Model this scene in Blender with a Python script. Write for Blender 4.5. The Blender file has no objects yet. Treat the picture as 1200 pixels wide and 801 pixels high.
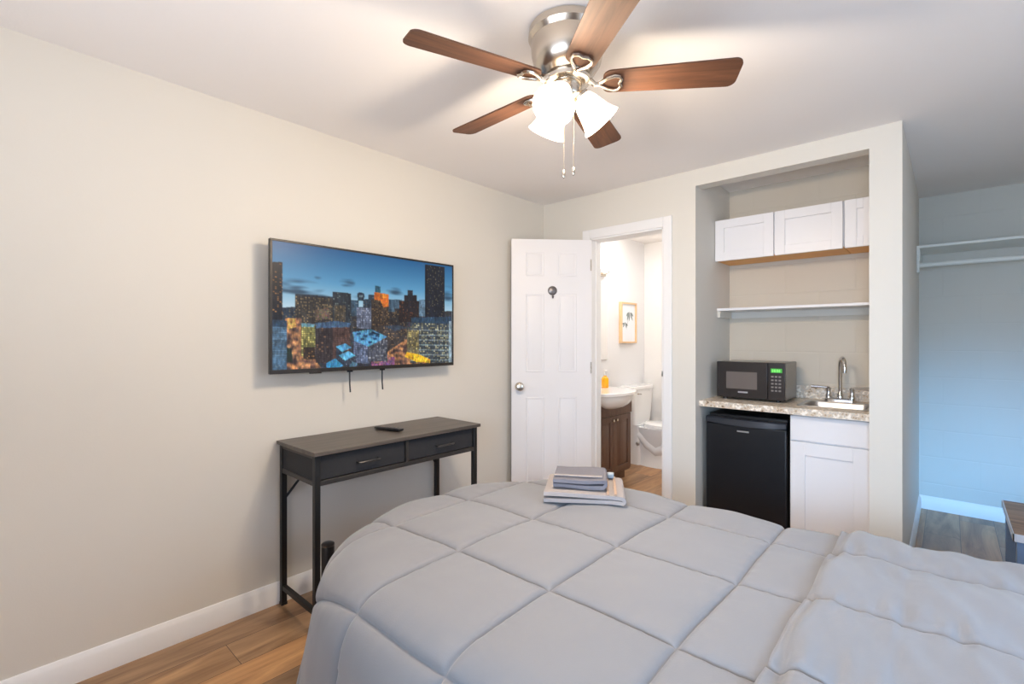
import bpy, bmesh, math, random
from mathutils import Vector, Matrix, noise
PI = math.pi
random.seed(7)
col = bpy.context.scene.collection
sc = bpy.context.scene

# ------------------------------------------------------------------ materials
def lin(c):
    out = []
    for v in c[:3]:
        v = v / 255.0
        out.append(v / 12.92 if v <= 0.04045 else ((v + 0.055) / 1.055) ** 2.4)
    return (out[0], out[1], out[2], 1.0)

MATS = {}
def mat(name, rgb, rough=0.5, metal=0.0, var=0.04, scale=6.0, bump=0.0, bscale=120.0,
        emit=None, estr=0.0, coat=0.0, sheen=0.0, trans=0.0, alpha=1.0):
    if name in MATS: return MATS[name]
    m = bpy.data.materials.new(name); m.use_nodes = True
    nt = m.node_tree; N = nt.nodes; L = nt.links
    b = N['Principled BSDF']
    b.inputs['Roughness'].default_value = rough
    b.inputs['Metallic'].default_value = metal
    tc = N.new('ShaderNodeTexCoord')
    nz = N.new('ShaderNodeTexNoise'); nz.inputs['Scale'].default_value = scale; nz.inputs['Detail'].default_value = 4
    L.new(tc.outputs['Object'], nz.inputs['Vector'])
    mx = N.new('ShaderNodeMix'); mx.data_type = 'RGBA'
    c = lin(rgb)
    mx.inputs[6].default_value = tuple(max(0, v * (1 - var)) for v in c[:3]) + (1,)
    mx.inputs[7].default_value = tuple(min(1, v * (1 + var)) for v in c[:3]) + (1,)
    L.new(nz.outputs['Fac'], mx.inputs[0]); L.new(mx.outputs[2], b.inputs['Base Color'])
    if bump > 0:
        n2 = N.new('ShaderNodeTexNoise'); n2.inputs['Scale'].default_value = bscale; n2.inputs['Detail'].default_value = 3
        L.new(tc.outputs['Object'], n2.inputs['Vector'])
        bp = N.new('ShaderNodeBump'); bp.inputs['Strength'].default_value = bump; bp.inputs['Distance'].default_value = 0.01
        L.new(n2.outputs['Fac'], bp.inputs['Height']); L.new(bp.outputs['Normal'], b.inputs['Normal'])
    if emit:
        b.inputs['Emission Color'].default_value = lin(emit); b.inputs['Emission Strength'].default_value = estr
    if coat: b.inputs['Coat Weight'].default_value = coat
    if sheen:
        b.inputs['Sheen Weight'].default_value = sheen; b.inputs['Sheen Roughness'].default_value = 0.5
    if trans: b.inputs['Transmission Weight'].default_value = trans
    MATS[name] = m
    return m

def wood(name, c0, c1, axis='Y', plank=0.0, length=1.2, rough=0.4, grain=14.0, stretch=9.0, tones=None):
    """procedural wood; plank>0 adds boards running along axis"""
    m = bpy.data.materials.new(name); m.use_nodes = True
    nt = m.node_tree; N = nt.nodes; L = nt.links
    b = N['Principled BSDF']; b.inputs['Roughness'].default_value = rough
    tc = N.new('ShaderNodeTexCoord')
    mp = N.new('ShaderNodeMapping')
    s = [1, 1, 1]; s['XYZ'.index(axis)] = 1.0 / stretch
    mp.inputs['Scale'].default_value = s
    nz = N.new('ShaderNodeTexNoise'); nz.inputs['Scale'].default_value = grain; nz.inputs['Detail'].default_value = 7
    nz.inputs['Roughness'].default_value = 0.62; nz.inputs['Distortion'].default_value = 0.9
    rp = N.new('ShaderNodeValToRGB'); rp.color_ramp.elements[0].position = 0.32; rp.color_ramp.elements[1].position = 0.68
    rp.color_ramp.elements[0].color = lin(c0); rp.color_ramp.elements[1].color = lin(c1)
    L.new(tc.outputs['Object'], mp.inputs['Vector'])
    if plank:
        rot = N.new('ShaderNodeMapping'); rot.inputs['Rotation'].default_value = (0, 0, PI / 2 if axis == 'Y' else 0)
        L.new(tc.outputs['Object'], rot.inputs['Vector'])
        bk = N.new('ShaderNodeTexBrick'); bk.offset = 0.37
        bk.inputs['Scale'].default_value = 1.0; bk.inputs['Brick Width'].default_value = length
        bk.inputs['Row Height'].default_value = plank; bk.inputs['Mortar Size'].default_value = 0.0012
        bk.inputs['Color1'].default_value = (0, 0, 0, 1); bk.inputs['Color2'].default_value = (1, 1, 1, 1)
        bk.inputs['Mortar'].default_value = (0.5, 0.5, 0.5, 1)
        L.new(rot.outputs['Vector'], bk.inputs['Vector'])
        add = N.new('ShaderNodeVectorMath'); add.operation = 'MULTIPLY_ADD'
        add.inputs[1].default_value = (7.3, 3.1, 5.0)
        L.new(bk.outputs['Color'], add.inputs[0]); L.new(mp.outputs['Vector'], add.inputs[2])
        L.new(add.outputs['Vector'], nz.inputs['Vector'])
        r2 = N.new('ShaderNodeValToRGB')
        r2.color_ramp.elements[0].color = lin(tones[0]); r2.color_ramp.elements[1].color = lin(tones[1])
        e = r2.color_ramp.elements.new(0.5); e.color = lin(tones[2])
        L.new(bk.outputs['Color'], r2.inputs['Fac'])
        mu = N.new('ShaderNodeMix'); mu.data_type = 'RGBA'; mu.blend_type = 'MULTIPLY'; mu.inputs[0].default_value = 1
        L.new(nz.outputs['Fac'], rp.inputs['Fac'])
        L.new(rp.outputs['Color'], mu.inputs[6]); L.new(r2.outputs['Color'], mu.inputs[7])
        dk = N.new('ShaderNodeMix'); dk.data_type = 'RGBA'
        L.new(bk.outputs['Fac'], dk.inputs[0]); L.new(mu.outputs[2], dk.inputs[6]); dk.inputs[7].default_value = lin((60, 45, 35))
        L.new(dk.outputs[2], b.inputs['Base Color'])
    else:
        L.new(mp.outputs['Vector'], nz.inputs['Vector'])
        L.new(nz.outputs['Fac'], rp.inputs['Fac']); L.new(rp.outputs['Color'], b.inputs['Base Color'])
    bp = N.new('ShaderNodeBump'); bp.inputs['Strength'].default_value = 0.08; bp.inputs['Distance'].default_value = 0.004
    L.new(nz.outputs['Fac'], bp.inputs['Height']); L.new(bp.outputs['Normal'], b.inputs['Normal'])
    MATS[name] = m
    return m

def block_wall(name, rgb):
    """painted concrete block: very faint joints"""
    m = mat(name, rgb, 0.55, var=0.03, scale=2.5)
    nt = m.node_tree; N = nt.nodes; L = nt.links; b = N['Principled BSDF']
    tc = N.new('ShaderNodeTexCoord'); mp = N.new('ShaderNodeMapping')
    mp.inputs['Rotation'].default_value = (PI / 2, 0, 0)
    bk = N.new('ShaderNodeTexBrick'); bk.inputs['Scale'].default_value = 1; bk.inputs['Brick Width'].default_value = 0.405
    bk.inputs['Row Height'].default_value = 0.203; bk.inputs['Mortar Size'].default_value = 0.006; bk.inputs['Mortar Smooth'].default_value = 0.6
    L.new(tc.outputs['Object'], mp.inputs['Vector']); L.new(mp.outputs['Vector'], bk.inputs['Vector'])
    bp = N.new('ShaderNodeBump'); bp.invert = True; bp.inputs['Strength'].default_value = 0.25; bp.inputs['Distance'].default_value = 0.004
    L.new(bk.outputs['Fac'], bp.inputs['Height']); L.new(bp.outputs['Normal'], b.inputs['Normal'])
    return m

def granite(name):
    m = bpy.data.materials.new(name); m.use_nodes = True
    nt = m.node_tree; N = nt.nodes; L = nt.links; b = N['Principled BSDF']; b.inputs['Roughness'].default_value = 0.3
    tc = N.new('ShaderNodeTexCoord')
    n1 = N.new('ShaderNodeTexNoise'); n1.inputs['Scale'].default_value = 34; n1.inputs['Detail'].default_value = 6; n1.inputs['Roughness'].default_value = 0.7
    n2 = N.new('ShaderNodeTexVoronoi'); n2.inputs['Scale'].default_value = 55
    L.new(tc.outputs['Object'], n1.inputs['Vector']); L.new(tc.outputs['Object'], n2.inputs['Vector'])
    r = N.new('ShaderNodeValToRGB'); E = r.color_ramp.elements
    E[0].position = 0.32; E[0].color = lin((96, 84, 76)); E[1].position = 0.66; E[1].color = lin((246, 238, 226))
    for p, c in ((0.40, (176, 152, 126)), (0.47, (222, 202, 174)), (0.54, (186, 180, 174)), (0.60, (232, 214, 188))):
        e = E.new(p); e.color = lin(c)
    ad = N.new('ShaderNodeMath'); ad.operation = 'MULTIPLY_ADD'; ad.inputs[1].default_value = 0.28
    sb = N.new('ShaderNodeMath'); sb.operation = 'SUBTRACT'; sb.inputs[1].default_value = 0.10
    L.new(n2.outputs['Distance'], ad.inputs[0]); L.new(n1.outputs['Fac'], ad.inputs[2])
    L.new(ad.outputs[0], sb.inputs[0]); L.new(sb.outputs[0], r.inputs['Fac']); L.new(r.outputs['Color'], b.inputs['Base Color'])
    MATS[name] = m
    return m

WALLC = (218, 213, 203)
m_wall = mat('wall_paint', WALLC, 0.75, var=0.015, scale=1.5, bump=0.03, bscale=160)
m_block = block_wall('painted_block', (205, 205, 198))
m_ceil = mat('ceiling_paint', (242, 238, 235), 0.85, var=0.015, scale=1.5, bump=0.05, bscale=90)
m_white = mat('white_trim_paint', (236, 234, 232), 0.38, var=0.01)
m_door = mat('white_door_paint', (234, 231, 230), 0.42, var=0.01)
m_cab = mat('white_cabinet_paint', (233, 230, 230), 0.35, var=0.01)
m_bath = mat('bathroom_paint', (232, 232, 234), 0.6, var=0.01)
m_bathwarm = mat('bathroom_back_paint', (236, 232, 227), 0.6, var=0.01)
m_floor = wood('vinyl_plank_floor', (132, 97, 67), (220, 182, 138), 'Y', plank=0.18, length=1.2, rough=0.36,
               grain=8, stretch=7.0, tones=((205, 200, 200), (255, 236, 214), (235, 222, 206)))
m_walnut = wood('walnut_blade', (70, 42, 26), (108, 70, 46), 'X', rough=0.62, grain=30, stretch=14)
m_maple = wood('raw_maple_ply', (222, 158, 82), (238, 180, 104), 'X', rough=0.5, grain=12, stretch=8)
m_espresso = wood('espresso_wood', (90, 66, 55), (112, 86, 73), 'Z', rough=0.35, grain=18, stretch=8)
m_tablewood = wood('reclaimed_wood', (92, 70, 55), (160, 130, 106), 'X', rough=0.5, grain=20, stretch=7)
m_nickel = mat('brushed_nickel', (205, 196, 184), 0.25, 1.0, var=0.03, scale=30)
m_chrome = mat('chrome', (215, 212, 210), 0.1, 1.0, var=0.01)
m_steel = mat('stainless_steel', (190, 190, 190), 0.3, 1.0, var=0.04, scale=40)
m_black = mat('black_metal', (30, 29, 29), 0.45, 0.2, var=0.08)
m_desk = wood('charcoal_oak_top', (66, 59, 54), (98, 88, 80), 'Y', rough=0.4, grain=24, stretch=14)
m_drawer = mat('charcoal_fabric_drawer', (40, 40, 43), 0.8, var=0.1, scale=90, bump=0.15, bscale=500)
m_deskframe = mat('charcoal_steel', (62, 59, 57), 0.42, 0.4, var=0.05)
m_handle = mat('dark_handle', (96, 95, 96), 0.3, 0.9)
m_plastic = mat('black_plastic', (22, 22, 24), 0.32, var=0.06)
m_bezel = mat('tv_bezel', (46, 42, 40), 0.4, 0.3, var=0.05)
m_fridge = mat('black_fridge_door', (17, 19, 24), 0.34, 0.0, var=0.06, bump=0.05, bscale=500)
m_fridgelip = mat('fridge_handle_plastic', (46, 50, 58), 0.25, 0.2)
m_mw = mat('microwave_black', (40, 36, 36), 0.22, var=0.05)
m_mwglass = mat('microwave_window', (104, 96, 92), 0.18, var=0.05)
m_mwside = mat('microwave_side', (128, 124, 118), 0.3, 0.5, var=0.05)
m_led = mat('green_display', (40, 120, 40), 0.4, emit=(70, 190, 60), estr=0.5)
m_ledtxt = mat('display_digits', (150, 230, 130), 0.4, emit=(150, 240, 130), estr=0.7)
m_button = mat('grey_button', (120, 112, 108), 0.5)
m_logo = mat('silver_badge', (190, 192, 196), 0.3, 0.8)
m_granite = granite('speckled_laminate')
m_ceramic = mat('white_ceramic', (240, 240, 240), 0.12, var=0.005, coat=0.4)
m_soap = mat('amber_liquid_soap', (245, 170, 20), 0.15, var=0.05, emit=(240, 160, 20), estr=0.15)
m_clear = mat('clear_plastic', (235, 235, 235), 0.15)
m_oak = mat('pale_oak_frame', (228, 190, 146), 0.5, var=0.06, scale=20)
m_paper = mat('print_paper', (236, 240, 246), 0.7, var=0.01)
m_leafgrey = mat('grey_leaf_ink', (140, 150, 150), 0.8, var=0.2, scale=40)
m_mirror = mat('mirror_glass', (245, 246, 248), 0.02, 1.0, var=0.0)
m_shade = mat('frosted_glass_shade', (255, 246, 232), 0.5, emit=(255, 232, 200), estr=6.5)
m_bulb = mat('lit_bulb', (255, 240, 220), 0.5, emit=(255, 230, 190), estr=12)
m_vshade = mat('vanity_glass', (255, 250, 244), 0.5, emit=(255, 246, 236), estr=6)
m_comf = mat('grey_microfibre', (129, 127, 128), 0.72, var=0.03, scale=5, bump=0.06, bscale=300, sheen=0.25)
m_matt = mat('mattress_ticking', (225, 222, 218), 0.8)
m_towel_g = mat('grey_terry', (128, 126, 134), 0.95, var=0.12, scale=200, bump=0.5, bscale=700)
m_towel_w = mat('pale_terry', (178, 169, 166), 0.95, var=0.08, scale=200, bump=0.5, bscale=700)
m_glass = mat('window_glass', (225, 235, 245), 0.05, emit=(200, 222, 255), estr=1.5)
m_closetwhite = mat('closet_white', (222, 226, 222), 0.4)
m_tableleg = mat('daylit_grey_steel', (104, 126, 156), 0.4, 0.2)  # grey metal; the blue of daylight is mixed into its colour

# ------------------------------------------------------------------ mesh helpers
def bx(bm, x0, x1, y0, y1, z0, z1):
    v = [bm.verts.new(p) for p in ((x0,y0,z0),(x1,y0,z0),(x1,y1,z0),(x0,y1,z0),(x0,y0,z1),(x1,y0,z1),(x1,y1,z1),(x0,y1,z1))]
    for f in ((3,2,1,0),(4,5,6,7),(0,1,5,4),(1,2,6,5),(2,3,7,6),(3,0,4,7)): bm.faces.new([v[i] for i in f])
    return v

def obox(bm, o, a, b, c, a0, a1, b0, b1, c0, c1):
    """box in an oriented frame"""
    P = lambda i, j, k: Vector(o) + Vector(a) * i + Vector(b) * j + Vector(c) * k
    v = [bm.verts.new(P(*p)) for p in ((a0,b0,c0),(a1,b0,c0),(a1,b1,c0),(a0,b1,c0),(a0,b0,c1),(a1,b0,c1),(a1,b1,c1),(a0,b1,c1))]
    for f in ((3,2,1,0),(4,5,6,7),(0,1,5,4),(1,2,6,5),(2,3,7,6),(3,0,4,7)): bm.faces.new([v[i] for i in f])
    return v

def frame_of(d):
    d = Vector(d).normalized()
    u = d.orthogonal().normalized(); w = d.cross(u)
    return u, w, d

def cyl(bm, p0, p1, r0, r1=None, seg=20):
    r1 = r0 if r1 is None else r1
    p0 = Vector(p0); p1 = Vector(p1); u, w, d = frame_of(p1 - p0)
    A = []; B = []
    for i in range(seg):
        t = 2 * PI * i / seg; e = u * math.cos(t) + w * math.sin(t)
        A.append(bm.verts.new(p0 + e * r0)); B.append(bm.verts.new(p1 + e * r1))
    for i in range(seg):
        j = (i + 1) % seg; bm.faces.new((A[i], A[j], B[j], B[i]))
    bm.faces.new(A[::-1]); bm.faces.new(B)

def lathe(bm, prof, o=(0,0,0), d=(0,0,1), seg=32, cap=True):
    """prof: list of (r, h) along axis d from o"""
    o = Vector(o); u, w, d = frame_of(d)
    rings = []
    for r, h in prof:
        rings.append([bm.verts.new(o + d * h + (u * math.cos(2*PI*i/seg) + w * math.sin(2*PI*i/seg)) * max(r, 1e-4)) for i in range(seg)])
    for a, b in zip(rings, rings[1:]):
        for i in range(seg):
            j = (i + 1) % seg; bm.faces.new((a[i], a[j], b[j], b[i]))
    if cap:
        bm.faces.new(rings[0][::-1]); bm.faces.new(rings[-1])

def tube(bm, pts, r, seg=10, closed=False):
    pts = [Vector(p) for p in pts]; n = len(pts); rings = []
    up = None
    for i, p in enumerate(pts):
        if closed: t = pts[(i+1) % n] - pts[(i-1) % n]
        else: t = pts[min(i+1, n-1)] - pts[max(i-1, 0)]
        t.normalize()
        if up is None: up = t.orthogonal().normalized()
        up = (up - t * up.dot(t)).normalized(); w = t.cross(up)
        rr = r[i] if isinstance(r, (list, tuple)) else r
        rings.append([bm.verts.new(p + (up * math.cos(2*PI*k/seg) + w * math.sin(2*PI*k/seg)) * rr) for k in range(seg)])
    pairs = list(zip(rings, rings[1:])) + ([(rings[-1], rings[0])] if closed else [])
    for a, b in pairs:
        for k in range(seg):
            j = (k + 1) % seg; bm.faces.new((a[k], a[j], b[j], b[k]))
    if not closed:
        bm.faces.new(rings[0][::-1]); bm.faces.new(rings[-1])

def prism(bm, poly, ext):
    ext = Vector(ext)
    A = [bm.verts.new(Vector(p)) for p in poly]; B = [bm.verts.new(Vector(p) + ext) for p in poly]
    n = len(A); bm.faces.new(A[::-1]); bm.faces.new(B)
    for i in range(n):
        j = (i + 1) % n; bm.faces.new((A[i], A[j], B[j], B[i]))

def loft(bm, rings, cap=True):
    R = [[bm.verts.new(p) for p in r] for r in rings]
    for a, b in zip(R, R[1:]):
        n = len(a)
        for i in range(n):
            j = (i + 1) % n; bm.faces.new((a[i], a[j], b[j], b[i]))
    if cap: bm.faces.new(R[0][::-1]); bm.faces.new(R[-1])

def wloc(o):
    v = Vector((0,0,0))
    while o: v += o.location; o = o.parent
    return v

def obj(name, bm, m, parent=None, bevel=0.0, smooth=35, sub=0, origin=None):
    """link a bmesh (world coordinates) as ONE object"""
    bmesh.ops.recalc_face_normals(bm, faces=bm.faces)
    base = wloc(parent) if parent else Vector((0,0,0))
    org = Vector(origin) if origin else base
    bm.transform(Matrix.Translation(-org))
    me = bpy.data.meshes.new(name); 
    for f in bm.faces: f.smooth = True
    bm.to_mesh(me); bm.free()
    me.set_sharp_from_angle(angle=math.radians(smooth))
    o = bpy.data.objects.new(name, me); col.objects.link(o)
    if m: me.materials.append(m)
    o.location = org - base
    if parent: o.parent = parent
    if bevel:
        b = o.modifiers.new('bevel', 'BEVEL'); b.width = bevel; b.segments = 2; b.limit_method = 'ANGLE'; b.angle_limit = math.radians(40)
    if sub:
        s = o.modifiers.new('sub', 'SUBSURF'); s.levels = sub; s.render_levels = sub
    return o

def B(): return bmesh.new()
def boxobj(name, dims, m, parent=None, bevel=0.0, origin=None):
    bm = B(); bx(bm, *dims); return obj(name, bm, m, parent, bevel, origin=origin)

def tag(o, label, cat, group=None):
    o['label'] = label; o['category'] = cat
    if group: o['group'] = group
    return o
def thing(name, loc, label, cat, group=None):
    o = bpy.data.objects.new(name, None); col.objects.link(o); o.location = loc
    o.empty_display_size = 0.1
    return tag(o, label, cat, group)
def struct(name, bm, m, bevel=0.0):
    o = obj(name, bm, m, None, bevel); o['kind'] = 'structure'; return o

# ------------------------------------------------------------------ camera (pose solved from the photograph)
CX, CY, CH = 2.465, -3.104, 1.301
YAW = math.radians(42.2)
Rv = Vector((math.cos(YAW), math.sin(YAW), 0)); Vv = Vector((-math.sin(YAW), math.cos(YAW), 0))
cam = bpy.data.cameras.new('camera'); co = bpy.data.objects.new('camera', cam); col.objects.link(co)
co.location = (CX, CY, CH); co.rotation_euler = (PI/2, 0, YAW)
cam.sensor_width = 36; cam.lens = 565/1200*36; cam.shift_y = -2.5/1200; cam.clip_start = 0.02
sc.camera = co

# ------------------------------------------------------------------ room shell
H = 2.40
FX0, FX1, FY0, FY1 = -0.24, 4.0, -4.3, 2.1
DL, DR, DT = 0.455, 1.036, 2.062        # bathroom door opening
NL, NR, NT, ND = 1.251, 2.157, 2.295, 0.653   # kitchenette niche
PR = 2.291                              # right face of the partition
bm = B(); bx(bm, FX0, FX1, FY0, FY1, -0.1, 0); struct('floor', bm, m_floor)
bm = B(); bx(bm, FX0, FX1, FY0, FY1, H, H+0.1); struct('ceiling', bm, m_ceil)
bm = B(); bx(bm, -0.12, 0, FY0, 0, 0, H); struct('wall_left', bm, m_wall)
bm = B()
bx(bm, -0.12, DL, 0, 0.12, 0, H); bx(bm, DL, DR, 0, 0.12, DT, H); bx(bm, DR, NL, 0, 0.12, 0, H)
bx(bm, NL, NR, 0, 0.10, NT, H); bx(bm, NR, PR, 0, 0.12, 0, H)
struct('wall_back', bm, m_wall)
bm = B(); bx(bm, 1.131, NL, 0.12, 2.0, 0, H); struct('wall_niche_left', bm, m_wall)
bm = B(); bx(bm, NL, NR, ND, ND+0.1, 0, H); struct('wall_niche_back', bm, block_wall('fanlit_painted_block', (206, 196, 180)))  # warm cast of the fan light is put into this block colour
bm = B(); bx(bm, NR, PR, 0.12, 1.8, 0, H); struct('wall_partition', bm, m_wall)
bm = B(); bx(bm, NR, 3.9, 1.8, 1.9, 0, H); struct('wall_closet_back', bm, m_block)
bm = B(); bx(bm, -0.24, -0.12, 0, 2.1, 0, H); struct('wall_bathroom_left', bm, m_bath)
bm = B(); bx(bm, -0.12, 1.131, 2.0, 2.1, 0, H); struct('wall_bathroom_back', bm, m_bathwarm)
# right wall with a window and front wall with a window (both outside the frame)
bm = B()
bx(bm, 3.9, 4.0, FY0, -2.3, 0, H); bx(bm, 3.9, 4.0, -0.7, 1.9, 0, H); bx(bm, 3.9, 4.0, -2.3, -0.7, 0, 0.75); bx(bm, 3.9, 4.0, -2.3, -0.7, 2.05, H)
struct('wall_right', bm, m_wall)
bm = B()
bx(bm, -0.12, 0.9, FY0, FY0+0.1, 0, H); bx(bm, 2.9, 3.9, FY0, FY0+0.1, 0, H); bx(bm, 0.9, 2.9, FY0, FY0+0.1, 0, 0.8); bx(bm, 0.9, 2.9, FY0, FY0+0.1, 2.05, H)
struct('wall_front', bm, m_wall)
def window(name, horiz, a0, a1, z0, z1, p):
    bm = B(); w = 0.05
    def b4(u0, u1, q0, q1):
        if horiz: bx(bm, u0, u1, p, p+0.06, q0, q1)
        else: bx(bm, p, p+0.06, u0, u1, q0, q1)
    b4(a0, a1, z0, z0+w); b4(a0, a1, z1-w, z1); b4(a0, a0+w, z0+w, z1-w); b4(a1-w, a1, z0+w, z1-w)
    mid = (z0+z1)/2; b4(a0+w, a1-w, mid-0.02, mid+0.02)
    o = struct(name, bm, m_white)
    bm = B()
    if horiz: bx(bm, a0+w, a1-w, p+0.028, p+0.032, z0+w, z1-w)
    else: bx(bm, p+0.028, p+0.032, a0+w, a1-w, z0+w, z1-w)
    obj('window_pane', bm, m_glass, o)
window('window_1', False, -2.3, -0.7, 0.75, 2.05, 3.93)
window('window_2', True, 0.9, 2.9, 0.8, 2.05, FY0+0.02)

def baseboard(name, poly_axis, a0, a1, pos, sgn, h):
    """profiled skirting: flat face with an eased, stepped top"""
    prof = [(0,0),(0.014,0),(0.014,h-0.022),(0.010,h-0.016),(0.007,h-0.004),(0.004,h),(0,h)]
    bm = B()
    if poly_axis == 'Y': prism(bm, [(pos+sgn*d, a0, z) for d, z in prof], (0, a1-a0, 0))
    else: prism(bm, [(a0, pos+sgn*d, z) for d, z in prof], (a1-a0, 0, 0))
    struct(name, bm, m_white)
baseboard('baseboard_left', 'Y', FY0+0.1, 0, 0.0, 1, 0.105)
baseboard('baseboard_back', 'X', DR+0.06, NL, 0.0, -1, 0.105)
baseboard('baseboard_partition', 'Y', 0.0, 1.786, PR, 1, 0.10)
baseboard('baseboard_closet', 'X', PR, 3.9, 1.8, -1, 0.10)
baseboard('baseboard_right', 'Y', FY0+0.1, 1.786, 3.9, -1, 0.105)
baseboard('baseboard_front', 'X', 0.014, 3.886, FY0+0.1, 1, 0.105)

# door casing and jamb
bm = B()
for y0, y1 in ((-0.016, 0.0), (0.12, 0.136)):
    bx(bm, DL-0.065, DL, y0, y1, 0, DT+0.068); bx(bm, DR, DR+0.06, y0, y1, 0, DT+0.068); bx(bm, DL, DR, y0, y1, DT, DT+0.068)
struct('trim_1', bm, m_white, 0.004)
bm = B()
bx(bm, DL-0.001, DL+0.012, -0.006, 0.126, 0, DT); bx(bm, DR-0.012, DR+0.001, -0.006, 0.126, 0, DT); bx(bm, DL, DR, -0.006, 0.126, DT-0.012, DT+0.001)
bx(bm, DL+0.012, DL+0.022, 0.045, 0.058, 0, DT-0.012); bx(bm, DR-0.022, DR-0.012, 0.045, 0.058, 0, DT-0.012)
jamb = struct('trim_2', bm, m_white, 0.002)
bm = B(); bx(bm, DR-0.014, DR-0.0115, 0.008, 0.036, 1.04, 1.10); bx(bm, DR-0.012, DR+0.004, -0.0085, -0.006, 1.055, 1.09)
obj('strike_plate', bm, m_steel, jamb)

# bathroom door leaf, swung into the bedroom
ang = math.radians(46.5)
du = Vector((-math.cos(ang), -math.sin(ang), 0)); dn = Vector((math.sin(ang), -math.cos(ang), 0)); dz = Vector((0,0,1))
ho = Vector((0.474, -0.022, 0)); DW = 0.60
bm = B(); TH = 0.034
obox(bm, ho, du, dn, dz, 0, DW, -TH, 0, 0.012, 2.05)
def moulded(bm, u0, u1, z0, z1):
    s = 0.018; hgt = 0.005
    P = lambda u, w, z: ho + du*u + dn*w + dz*z
    # sunk frame drawn as a ridge with a sloped field inside
    outer = [(u0,z0),(u1,z0),(u1,z1),(u0,z1)]
    def ring(d, w): return [P(u0+d, w, z0+d), P(u1-d, w, z0+d), P(u1-d, w, z1-d), P(u0+d, w, z1-d)]
    loft(bm, [ring(0, -0.002), ring(0.004, 0.004), ring(0.010, 0.004), ring(0.016, 0.0005), ring(0.034, 0.0055)], cap=True)
cols = ((DW-0.245, DW-0.105), (DW-0.49, DW-0.35))
for u0, u1 in cols:
    for z0, z1 in ((1.775,1.955),(1.06,1.645),(0.24,0.875)): moulded(bm, u0, u1, z0, z1)
door = struct('door_1', bm, m_door, 0.0)
kp = ho + du*(DW-0.058) + dz*0.955
bm = B(); lathe(bm, [(0.033,0.0),(0.033,0.004),(0.028,0.010),(0.014,0.014),(0.012,0.030),(0.020,0.036),(0.029,0.046),(0.030,0.056),(0.024,0.064),(0.010,0.068)], kp, dn, 28)
obj('door_knob', bm, m_nickel, door)
hp = ho + du*(DW-0.305) + dz*1.668
bm = B(); lathe(bm, [(0.034,0.0),(0.034,0.006),(0.028,0.010),(0.02,0.011),(0.006,0.016)], hp, dn, 24)
tube(bm, [hp + dn*0.008 - dz*0.02, hp + dn*0.012 - dz*0.048, hp + dn*0.028 - dz*0.056, hp + dn*0.036 - dz*0.042], 0.005, 8)
k = obj('robe_hook', bm, mat('pewter', (120,114,112), 0.35, 0.7), door); k['label'] = 'round pewter hook on the door'
for z in (0.25, 1.05, 1.82):
    bm = B(); hz = Vector((DL+0.016, -0.0225, z)); cyl(bm, hz, hz+Vector((0,0,0.085)), 0.006, None, 10); obj('hinge', bm, m_nickel, door)

# ------------------------------------------------------------------ ceiling fan
FC = Vector((1.46, -1.704, 0))
fan = thing('ceiling_fan', (FC.x, FC.y, H), 'five-blade walnut and brushed nickel ceiling fan with three lit glass shades', 'ceiling fan')
bm = B()
lathe(bm, [(0.128,0.0),(0.136,-0.004),(0.138,-0.030),(0.132,-0.040),(0.128,-0.046),(0.129,-0.052),(0.126,-0.090),(0.118,-0.125),(0.102,-0.150),(0.082,-0.165),(0.075,-0.168)], (FC.x,FC.y,H), (0,0,1), 48)
obj('motor_housing', bm, m_nickel, fan)
bm = B()
lathe(bm, [(0.070,-0.168),(0.078,-0.170),(0.082,-0.178),(0.080,-0.190),(0.066,-0.196),(0.052,-0.196)], (FC.x,FC.y,H), (0,0,1), 40)
obj('blade_hub', bm, m_nickel, fan)
bm = B()
lathe(bm, [(0.050,-0.195),(0.052,-0.200),(0.050,-0.235),(0.046,-0.242),(0.030,-0.250),(0.026,-0.268),(0.012,-0.278),(0.006,-0.284)], (FC.x,FC.y,H), (0,0,1), 32)
kit = obj('light_kit', bm, m_nickel, fan)
BZ = 2.208
def blade_frame(k):
    a = 0.6 + k*2*PI/5
    r = Vector((math.cos(a), math.sin(a), 0)); t = Vector((-math.sin(a), math.cos(a), 0)); p = math.radians(-12)
    t2 = t*math.cos(p) + Vector((0,0,1))*math.sin(p); n = r.cross(t2)
    return r, t2, n
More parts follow.
